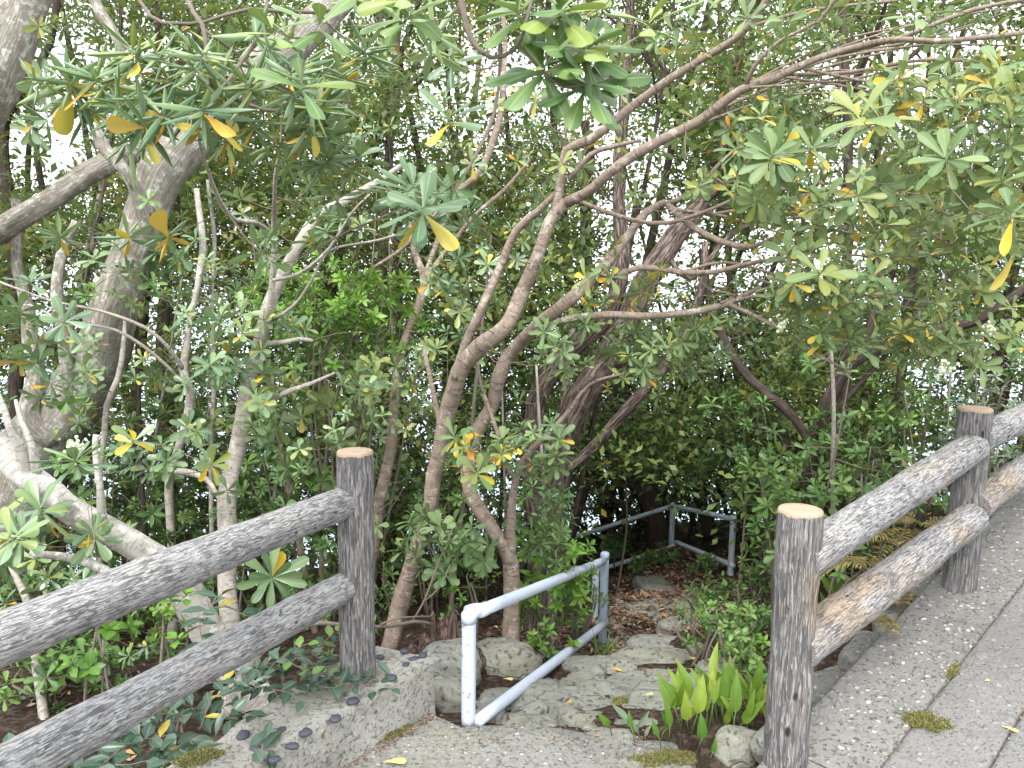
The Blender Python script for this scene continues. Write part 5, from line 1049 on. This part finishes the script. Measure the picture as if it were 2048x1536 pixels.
# dead broken branch and rotten stump behind the wall
t = Tree('dead_branch', 'bare tan dead branch bending across behind the left log post', BK_TWIG, L_DRY, cat='branch', seed=90)
t.limb([(490, 1360, 3.4), (535, 1290, 3.45), (580, 1262, 3.5), (640, 1245, 3.5), (700, 1252, 3.6), (780, 1252, 3.8), (830, 1243, 3.9), (870, 1250, 4.0)], [18, 15, 13, 12, 10, 9, 8, 7], 'trunk')
t.limb([(825, 1243, 3.9), (850, 1200, 3.9), (872, 1140, 3.9), (905, 1060, 4)], [5, 5, 4, 3]).limb([(845, 1205, 3.9), (880, 1175, 3.9), (900, 1130, 3.9)], [4, 3, 3]).limb([(760, 1250, 3.75), (800, 1235, 3.8), (870, 1232, 3.9)], [5, 4, 3]).build()
st = thing('rotten_stump', 'jagged rotten brown stump in the dark hollow left of the white railing', 'stump', on_ground(890, 1300, 3.8, 5.5))
b = on_ground(890, 1318, 4.0, 5.5)
for k, (dx, h, r) in enumerate([(0, .22, .07), (-.09, .15, .045), (.09, .14, .055), (-.15, .08, .04), (.04, .30, .025), (-.05, .27, .02), (.14, .05, .06)]):
    acc = Acc(); p0 = b+np.array([dx, rng.normal(0, .03), -.12]); tube(acc, np.array([p0, p0+[dx*.1, 0, .12+h*.4], p0+[dx*.15, 0, .12+h*.8], p0+[dx*.2, 0, .12+h]]), np.array([r*1.3, r, r*.6, r*.12]), 12, .35, True, k); acc.obj('splinter' if k else 'body', STUMP, st)
adopt(st)
t = Tree('root', 'thick tan root curving beside the base of the stump', BK_PINK, L_DRY, cat='root', seed=91)
t.limb([(905, 1230, 4.6), (915, 1280, 4.6), (940, 1330, 4.5), (960, 1350, 4.4)], [14, 18, 24, 20], 'trunk').build()

# ---- moss cushions, dry leaves
def moss(label, fn, cx, cy, rx, ry, n, seed, ang=0):
    g = np.random.default_rng(seed); c = fn(cx, cy); root = thing('moss_patch', label, 'moss', c)
    a = Acc(); K = 40; th = np.arange(K)*2*math.pi/K; V = []
    for s_ in (1, .8, .55, .25):
        k = s_*(1+.34*fbm(np.c_[np.cos(th)*1.9, np.sin(th)*1.9, th*0+seed], seed, 3)); xs = c[0]+np.cos(th)*rx*k*math.cos(ang)-np.sin(th)*ry*k*math.sin(ang); ys = c[1]+np.cos(th)*rx*k*math.sin(ang)+np.sin(th)*ry*k*math.cos(ang)
        V.append(np.c_[xs, ys, np.full(K, c[2]+.014*(1-s_**2)-.003)+SLm*((xs-c[0])*US[0]+(ys-c[1])*US[1])])
    V = np.vstack(V+[(c+[0, 0, .014])[None]]); j = np.arange(K); j2 = (j+1) % K
    a.add(V, np.concatenate([np.stack([k*K+j, k*K+j2, (k+1)*K+j2, (k+1)*K+j], -1) for k in range(3)]), np.stack([3*K+j, 3*K+j2, np.full(K, 4*K)], -1), V); a.obj('cushion', MOSS, root)
    lv = Leaves(); t_ = g.uniform(0, 6.28, n); kk_ = 1+.34*fbm(np.c_[np.cos(t_)*1.9, np.sin(t_)*1.9, t_*0+seed], seed, 3); r_ = np.sqrt(g.random(n))*1.05*kk_; out_ = g.random(n) < .10; r_ = np.where(out_, r_*g.uniform(1, 1.9, n), r_); r_ = np.where((r_ > 1) & ~out_, np.minimum(r_, kk_*1.05), r_); xs = c[0]+r_*np.cos(t_)*rx*math.cos(ang)-r_*np.sin(t_)*ry*math.sin(ang); ys = c[1]+r_*np.cos(t_)*rx*math.sin(ang)+r_*np.sin(t_)*ry*math.cos(ang)
    p = np.c_[xs, ys, c[2]+.012*np.clip(1-r_**2, 0, 1)+.0005+SLm*((xs-c[0])*US[0]+(ys-c[1])*US[1])]
    lv.add(p, g.normal(0, .6, (n, 3))+[0, 0, 1], g.normal(0, 1, (n, 3)), g.uniform(.006, .014, n), .004, g.uniform(0, 1, n)); build_leaves(lv.frame(), T_TINY).obj('moss_shoots', L_MOSS, root, kind='stuff'); adopt(root)
L_MOSS = leaf_mat('moss_shoot', [(0, (.10, .11, .03)), (.5, (.22, .20, .06)), (1, (.46, .38, .20))], .9, .2, .1, .1)
SLm = SL; moss('olive and straw coloured moss cushion on the paved footpath', on_slab, 1853, 1446, .062, .042, 2600, 1, -.6)
moss('thin straw coloured moss strip along the footpath joint', on_slab, 1905, 1345, .05, .010, 500, 11, .75)
SLm = 0; moss('brown moss at the foot of the bright blades by the near right post', lambda x, y: on_z(x, y, ZA+.01), 1340, 1518, .13, .045, 2600, 2, .1)
moss('thin green moss in the corner between wall and apron', lambda x, y: on_z(x, y, ZA+.004), 770, 1475, .10, .022, 1600, 3, .75)
moss('olive moss on the top edge of the low wall', lambda x, y: on_z(x, y, ZW+.004), 395, 1520, .07, .05, 2200, 4, .6)
moss('small mossy spot on the lowest stone step', lambda x, y: on_ground(x, y)+np.array([0, 0, .05]), 1240, 1425, .035, .02, 500, 5, .1)

g = np.random.default_rng(11); lv = Leaves(); n = 17000
x = g.uniform(-3.5, 5.5, n); y = 3.25+g.random(n)**1.3*8; pp_ = g.random(n) < .45; y = np.where(pp_, 4.7+g.random(n)*4.5, y); x = np.where(pp_, .25+(y-3.2)*.30+g.normal(0, .5, n), x); z = Hn(x, y)+g.uniform(.0, .025, n)
path = np.exp(-((x-(.25+(y-3.2)*.30))/.8)**2); keep = g.random(n) < np.where((y < 4.7) & (path > .5), .16, .35+.65*path); x, y, z = x[keep], y[keep], z[keep]; n = len(x)
lv.add(np.c_[x, y, z], np.c_[g.normal(0, 1, (n, 2)), g.normal(0, .25, n)], np.c_[g.normal(0, .45, (n, 2)), np.ones(n)], g.uniform(.03, .075, n), g.uniform(.012, .026, n), g.uniform(0, 1, n)**1.2)
build_leaves(lv.frame(), T_TINY).obj('leaf_litter', L_DRY, None, kind='stuff')
lv = Leaves(); n = 500; q = [on_z(g.uniform(700, 1300), g.uniform(1430, 1536), ZA+.006) for _ in range(0)]
# thin drift of needles and crumbs in the apron corner
pts = []
for _ in range(420):
    s_ = g.random(); c0, c1 = on_z(862, 1428, ZA), on_z(640, 1560, ZA); pts.append(c0+(c1-c0)*s_+np.array([abs(g.normal(0, .02)), -abs(g.normal(0, .02)), .003]))
for _ in range(260): pts.append(on_z(g.uniform(930, 1330), g.uniform(1452, 1490)+g.normal(0, 5), ZA+.004))
for _ in range(260):
    s_ = g.random(); c = e0+ed*(g.uniform(-.4, 2.2))+nn*(w2m+g.normal(0, .008)); pts.append(np.array([*c, zs(*c)+.002]))
for _ in range(160):
    c = e0+ed*(g.uniform(-.4, 2.2))+nn*(w1m+g.normal(0, .006)); pts.append(np.array([*c, zs(*c)+.002]))
pts = np.array(pts); n = len(pts); lv.add(pts, np.c_[g.normal(0, 1, (n, 2)), g.normal(0, .1, n)], np.c_[g.normal(0, .3, (n, 2)), np.ones(n)], g.uniform(.006, .022, n), g.uniform(.002, .007, n), g.uniform(.1, 1, n))
build_leaves(lv.frame(), T_TINY).obj('dirt_crumbs', L_DRY, None, kind='stuff')
for k, (px, py, ln, an, tint, fn, lab) in enumerate([
    (790, 1522, .085, .25, .1, lambda x, y: on_z(x, y, ZA+.014), 'pale yellow fallen leaf on the concrete apron at the bottom edge'),
    (1016, 1373, .05, .1, .2, on_ground, 'cream fallen leaf below the boulder seen through the white railing'),
    (1138, 1421, .04, .8, 1, on_ground, 'orange fallen leaf among the small stones right of the white railing'),
    (1232, 1352, .055, -.3, .95, on_ground, 'orange brown fallen leaf under the grey railing post'),
    (1303, 1375, .05, -.2, .6, on_ground, 'curled yellow leaf on the flat step stone'),
    (1298, 1405, .045, .5, .0, on_ground, 'small whitish leaf on the lower flat step stone'),
    (1215, 1328, .05, -.1, .2, on_ground, 'cream leaf on the step beside the grassy tuft'),
    (1385, 1330, .05, -.3, .3, on_ground, 'pale leaf at the right end of the big step stone'),
    (1975, 1362, .035, .4, .0, on_slab, 'tiny whitish leaf on the right footpath slab'),
    (2020, 1458, .05, -.5, .0, on_slab, 'pale dry leaf on the joint at the lower right corner')]):
    p = np.array(fn(px, py)); p = p+[0, 0, .045 if fn is on_ground else .006]; lv = Leaves(); d_ = np.array([math.cos(an), math.sin(an), .06]); lv.add(p-d_*ln/2, d_, [.05, -.25, 1], ln, ln*.38, tint)
    me = build_leaves(lv.frame(), T_BIG); me.v = [v-p for v in me.v]; o = me.obj('fallen_leaf', L_PALE); o.location = tuple(p)
    o['label'] = lab; o['category'] = 'leaf'; o['group'] = 'fallen leaves on the concrete and steps'

# small cream flower heads on some rosettes
for k, (px, py, d) in enumerate([(150, 893, 2.95), (1650, 590, 3.0), (1565, 650, 3.1), (1980, 660, 3.2), (1888, 735, 3.1), (1650, 325, 2.6)]):
    root = thing('flower_head', ['cluster of cream buds in the big rosette at the far left', 'cream bud cluster under the pale rosette right of the arching limbs', 'cream bud cluster above the orange leaf on the arching limbs', 'cream bud cluster at the right edge', 'cream bud cluster at the tip of the lowest right spray', 'cream bud cluster in the upper right foliage'][k], 'flower', P(px, py, d))
    a = Acc(); g = np.random.default_rng(k)
    for _ in range(16):
        v, q = blob((.006, .006, .007), 3, sub=1, rough=.05); off = g.normal(0, .016, 3); a.add(v+P(px, py, d)+off, q)
        tube(a, np.array([P(px, py, d)-[0, 0, .03], P(px, py, d)+off]), [.001, .001], 4, 0)
    a.obj('buds', FLOWER, root, kind='stuff'); adopt(root)

g = np.random.default_rng(77)
MARKS = [(-9999, 'beyond the left edge'), (0, 'behind the broad corner trunk'), (110, 'left of the thick lichened trunk'), (230, 'right of the thick lichened trunk'), (330, 'behind the crooked pale stem'), (420, 'left of the rotten scarred tree'), (520, 'right of the rotten scarred tree'), (610, 'above the middle of the left log rails'), (690, 'behind the left log post'), (760, 'behind the brown forking stem'), (850, 'left of the straight tan trunk'), (930, 'between the two tan trees'), (1010, 'behind the forked tan tree'), (1090, 'behind the massive dark trunk'), (1180, 'above the white railing end'), (1270, 'above the far railing corner'), (1360, 'above the grey railing'), (1450, 'above the railing end post'), (1540, 'above the near right log post'), (1630, 'behind the upper right log rail'), (1720, 'left of the far right log post'), (1830, 'near the far right log post'), (1930, 'behind the far right log post'), (2048, 'beyond the right edge'), (2250, 'far beyond the right edge')]
USED = set()
def mark_label(kind, x, opts):
    m_ = [t_ for x_, t_ in MARKS if x_ <= x][-1]
    for o_ in opts+['lower', 'taller', 'sparser', 'denser', 'farther', 'nearer', 'half hidden']:
        l_ = f'{o_} {kind} {m_}'
        if l_ not in USED: USED.add(l_); return l_
    return l_
g = np.random.default_rng(123)
for k in range(60):
    x = g.uniform(-150, 2250); y = g.uniform(820, 1170); d = g.uniform(5.4, 8.8)
    if k > 42: x = g.uniform(-80, 720); y = g.uniform(1130, 1400); d = g.uniform(4.4, 5.6)
    if 1030 < x < 1620 and y > 870: continue
    if x > 1450 and d > 7: d -= 2
    rs = g.uniform(70, 130)*7/d; nd = int(rs*rs/170)
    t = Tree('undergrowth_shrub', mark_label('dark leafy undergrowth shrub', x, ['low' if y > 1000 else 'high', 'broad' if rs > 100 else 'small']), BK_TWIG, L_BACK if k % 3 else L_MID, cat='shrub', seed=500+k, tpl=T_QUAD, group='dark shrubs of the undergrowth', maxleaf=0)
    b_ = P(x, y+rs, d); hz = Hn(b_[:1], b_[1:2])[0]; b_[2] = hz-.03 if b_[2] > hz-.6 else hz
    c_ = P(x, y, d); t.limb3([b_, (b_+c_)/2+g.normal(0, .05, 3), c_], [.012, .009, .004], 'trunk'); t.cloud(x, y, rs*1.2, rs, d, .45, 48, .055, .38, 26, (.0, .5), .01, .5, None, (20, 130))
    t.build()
# ---- the wood behind: many trees, each with its own stem, boughs and leaves
g = np.random.default_rng(77)
GAPS = [(1800, 120, 260, 90, .5), (1950, 260, 150, 90, .4), (1650, 480, 120, 60, .4), (1900, 420, 120, 60, .3), (110, 130, 100, 120, 1), (90, 290, 90, 100, 1), (300, 150, 60, 60, .4), (560, 560, 20, 40, .3), (860, 90, 120, 80, .6), (890, 210, 90, 50, .6), (830, 260, 60, 40, .5), (1310, 590, 50, 80, .6), (1380, 80, 60, 140, .35), (1000, 300, 60, 40, .5), (1200, 240, 80, 90, .5), (40, 340, 60, 60, .6), (200, 390, 60, 50, .6),
        (1290, 800, 60, 60, .35), (1470, 740, 30, 50, .5), (600, 880, 50, 60, .4), (310, 950, 50, 70, .4), (1430, 690, 40, 60, .5), (1090, 380, 70, 60, .5), (1300, 660, 50, 50, .7), (60, 540, 40, 40, .4), (1400, 560, 50, 40, .4), (950, 130, 70, 100, .3), (1600, 470, 50, 30, .4), (340, 1000, 50, 60, .5), (600, 1040, 40, 60, .5)]
ntree = 52
for k in range(ntree):
    d = g.uniform(6.3, 12.5); px = -500+3050*((k*.618034) % 1)+g.normal(0, 30)
    if 1180 < px < 1500 and d < 9.6: d += 2.5
    b = P(px, 1150, d); zb = Hn(b[:1], b[1:2])[0]; b[2] = zb-.1
    lean = g.normal(.06, .16); topz = 1.7+d*.62; hgt = topz-b[2]; r0 = g.uniform(.02, .062)
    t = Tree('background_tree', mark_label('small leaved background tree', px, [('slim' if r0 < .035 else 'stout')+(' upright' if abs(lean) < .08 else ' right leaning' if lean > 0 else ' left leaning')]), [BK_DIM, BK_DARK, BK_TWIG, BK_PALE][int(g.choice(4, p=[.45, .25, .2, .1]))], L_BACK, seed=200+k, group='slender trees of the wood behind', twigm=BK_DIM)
    pts = [b+np.array([lean*hgt*s_+.12*math.sin(s_*5+k)*hgt*.12, g.normal(0, .1), hgt*s_]) for s_ in (0, .2, .4, .6, .8, 1)]; t.limb3(pts, [r0*1.2, r0, r0*.85, r0*.7, r0*.5, r0*.25], 'trunk')
    for q in range(g.integers(2, 5)):
        s_ = g.uniform(.15, .8); i0 = int(s_*5); p0 = pts[i0]; a_ = g.uniform(0, 6.28); e_ = p0+np.array([math.cos(a_)*.9, math.sin(a_)*.5, g.uniform(.4, 1.3)])*g.uniform(.6, 1.3); t.limb3([p0, (p0+e_)/2+g.normal(0, .08, 3), e_], [r0*.5, r0*.38, r0*.15])
    # boughs of leaves: rosette clusters through the crown volume
    lv = Leaves(); sprig = []
    nb = 160
    for q in range(nb*4):
        xx = px+g.normal(0, 290*9/d); yy = g.uniform(-260, 1120); dd = d+g.normal(0, .6)
        if dd < 5.6 or (1090 < xx < 1500 and yy > 945 and dd < 9.9) or (1120 < xx < 1230 and yy > 930 and dd < 8): continue
        if 470 < xx < 860 and 500 < yy < 720 and dd < 6.6: continue
        pr = 1.0
        for (gx_, gy_, rx, ry, s_) in GAPS:
            e_ = ((xx-gx_)/rx)**2+((yy-gy_)/ry)**2
            if e_ < 1.6: pr *= 1-s_*min(1, 1.7-e_)
        nz_ = fbm(np.array([[xx/210, yy/190, d*.15]]), 31, 3)[0]; pr *= np.clip(.62+1.6*nz_, .05, 1)
        pr *= 1 if yy > 330 else .8
        if g.random() < pr: sprig.append((P(xx, yy, dd), xx, yy))
        if len(sprig) >= nb: break
    for (c, xx, yy) in sprig:
        if c[2] < Hn(c[:1], c[1:2])[0]+.1: continue
        tn = np.clip(g.normal(.46, .2)-(.12 if yy > 850 else 0), .0, .75)  # leaf tint drops in the low crowns, the wood's deeper shade put into colour
        if g.random() < .06: tn = g.uniform(.74, .9)
        n = 58; off = g.normal(0, 1, (n, 3))*np.array([.17, .15, .125]); dv = nrm(off+g.normal(0, .08, (n, 3))+[0, 0, .03])
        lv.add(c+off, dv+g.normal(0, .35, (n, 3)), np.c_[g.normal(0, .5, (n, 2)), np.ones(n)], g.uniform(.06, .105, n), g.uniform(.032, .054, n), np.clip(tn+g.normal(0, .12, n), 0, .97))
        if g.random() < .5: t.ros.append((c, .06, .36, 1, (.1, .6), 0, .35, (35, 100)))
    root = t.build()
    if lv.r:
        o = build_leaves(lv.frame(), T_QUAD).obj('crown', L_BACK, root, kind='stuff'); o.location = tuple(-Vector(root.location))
for k in range(13):
    gg = np.random.default_rng(900+k); x0 = gg.uniform(1180, 1470); d = gg.uniform(9.4, 11.2); b_ = P(x0, 1080, d); b_[2] = Hn(b_[:1], b_[1:2])[0]-.05
    t = Tree('background_tree', mark_label('thin dark diagonal stem', x0, [['lower', 'taller', 'thicker'][k % 3]]), BK_DIM, L_BACK, seed=900+k, tpl=T_SM, maxleaf=0)
    ln_ = gg.normal(-.35 if k % 3 else .3, .25); h_ = gg.uniform(1.6, 3.4); r_ = gg.uniform(.018, .04)
    t.limb3([b_, b_+[ln_*h_*.3, 0, h_*.35], b_+[ln_*h_*.75, 0, h_*.7], b_+[ln_*h_*1.0, 0, h_*1.05]], [r_*1.2, r_, r_*.8, r_*.5], 'trunk')
    q_ = b_+[ln_*h_*.3, 0, h_*.35]; t.limb3([q_, q_+[-ln_*.4, 0, h_*.3], q_+[-ln_*.5, 0, h_*.6]], [r_*.7, r_*.5, r_*.3])
    for q in range(16): t.ros.append((b_+[gg.normal(ln_*h_*.5, .7), gg.normal(.3, .4), gg.uniform(.05, h_*1.1)], -.0+.075, .40, 11, (.0, .38), .01, .3, (30, 115)))
    t.build()
for k in range(34):
    d = g.uniform(4.9, 7.4); px = g.uniform(-150, 2250)
    if 1120 < px < 1560: continue
    b = P(px, 1230 if px < 1000 else 1120, d); b[2] = Hn(b[:1], b[1:2])[0]-.05; lean = g.normal(.03, .10); hgt = g.uniform(1.6, 3.4); r0 = g.uniform(.007, .02)
    t = Tree('sapling', mark_label('thin sapling in the undergrowth', px, [['brown', 'pale', 'dark'][k % 3]+(' short' if hgt < 2.4 else ' tall')]), [BK_TWIG, BK_PALE, BK_DIM][k % 3], L_MID, seed=400+k, group='thin saplings in the undergrowth', tpl=T_SM, cat='sapling', maxleaf=60)
    pts = [b+np.array([lean*hgt*s_, g.normal(0, .04), hgt*s_]) for s_ in (0, .3, .6, 1)]; t.limb3(pts, [r0*1.1, r0, r0*.8, r0*.4], 'trunk')
    for q in range(14): c = pts[2]+g.normal(0, 1, 3)*[.3, .2, .45]; t.ros.append((c, .07, .38, 8, (.1, .7), .02, .35, (35, 100)))
    t.build()
print('objects', len(bpy.data.objects), 'tris', sum(len(m.loops)-2*len(m.polygons) for m in bpy.data.meshes))
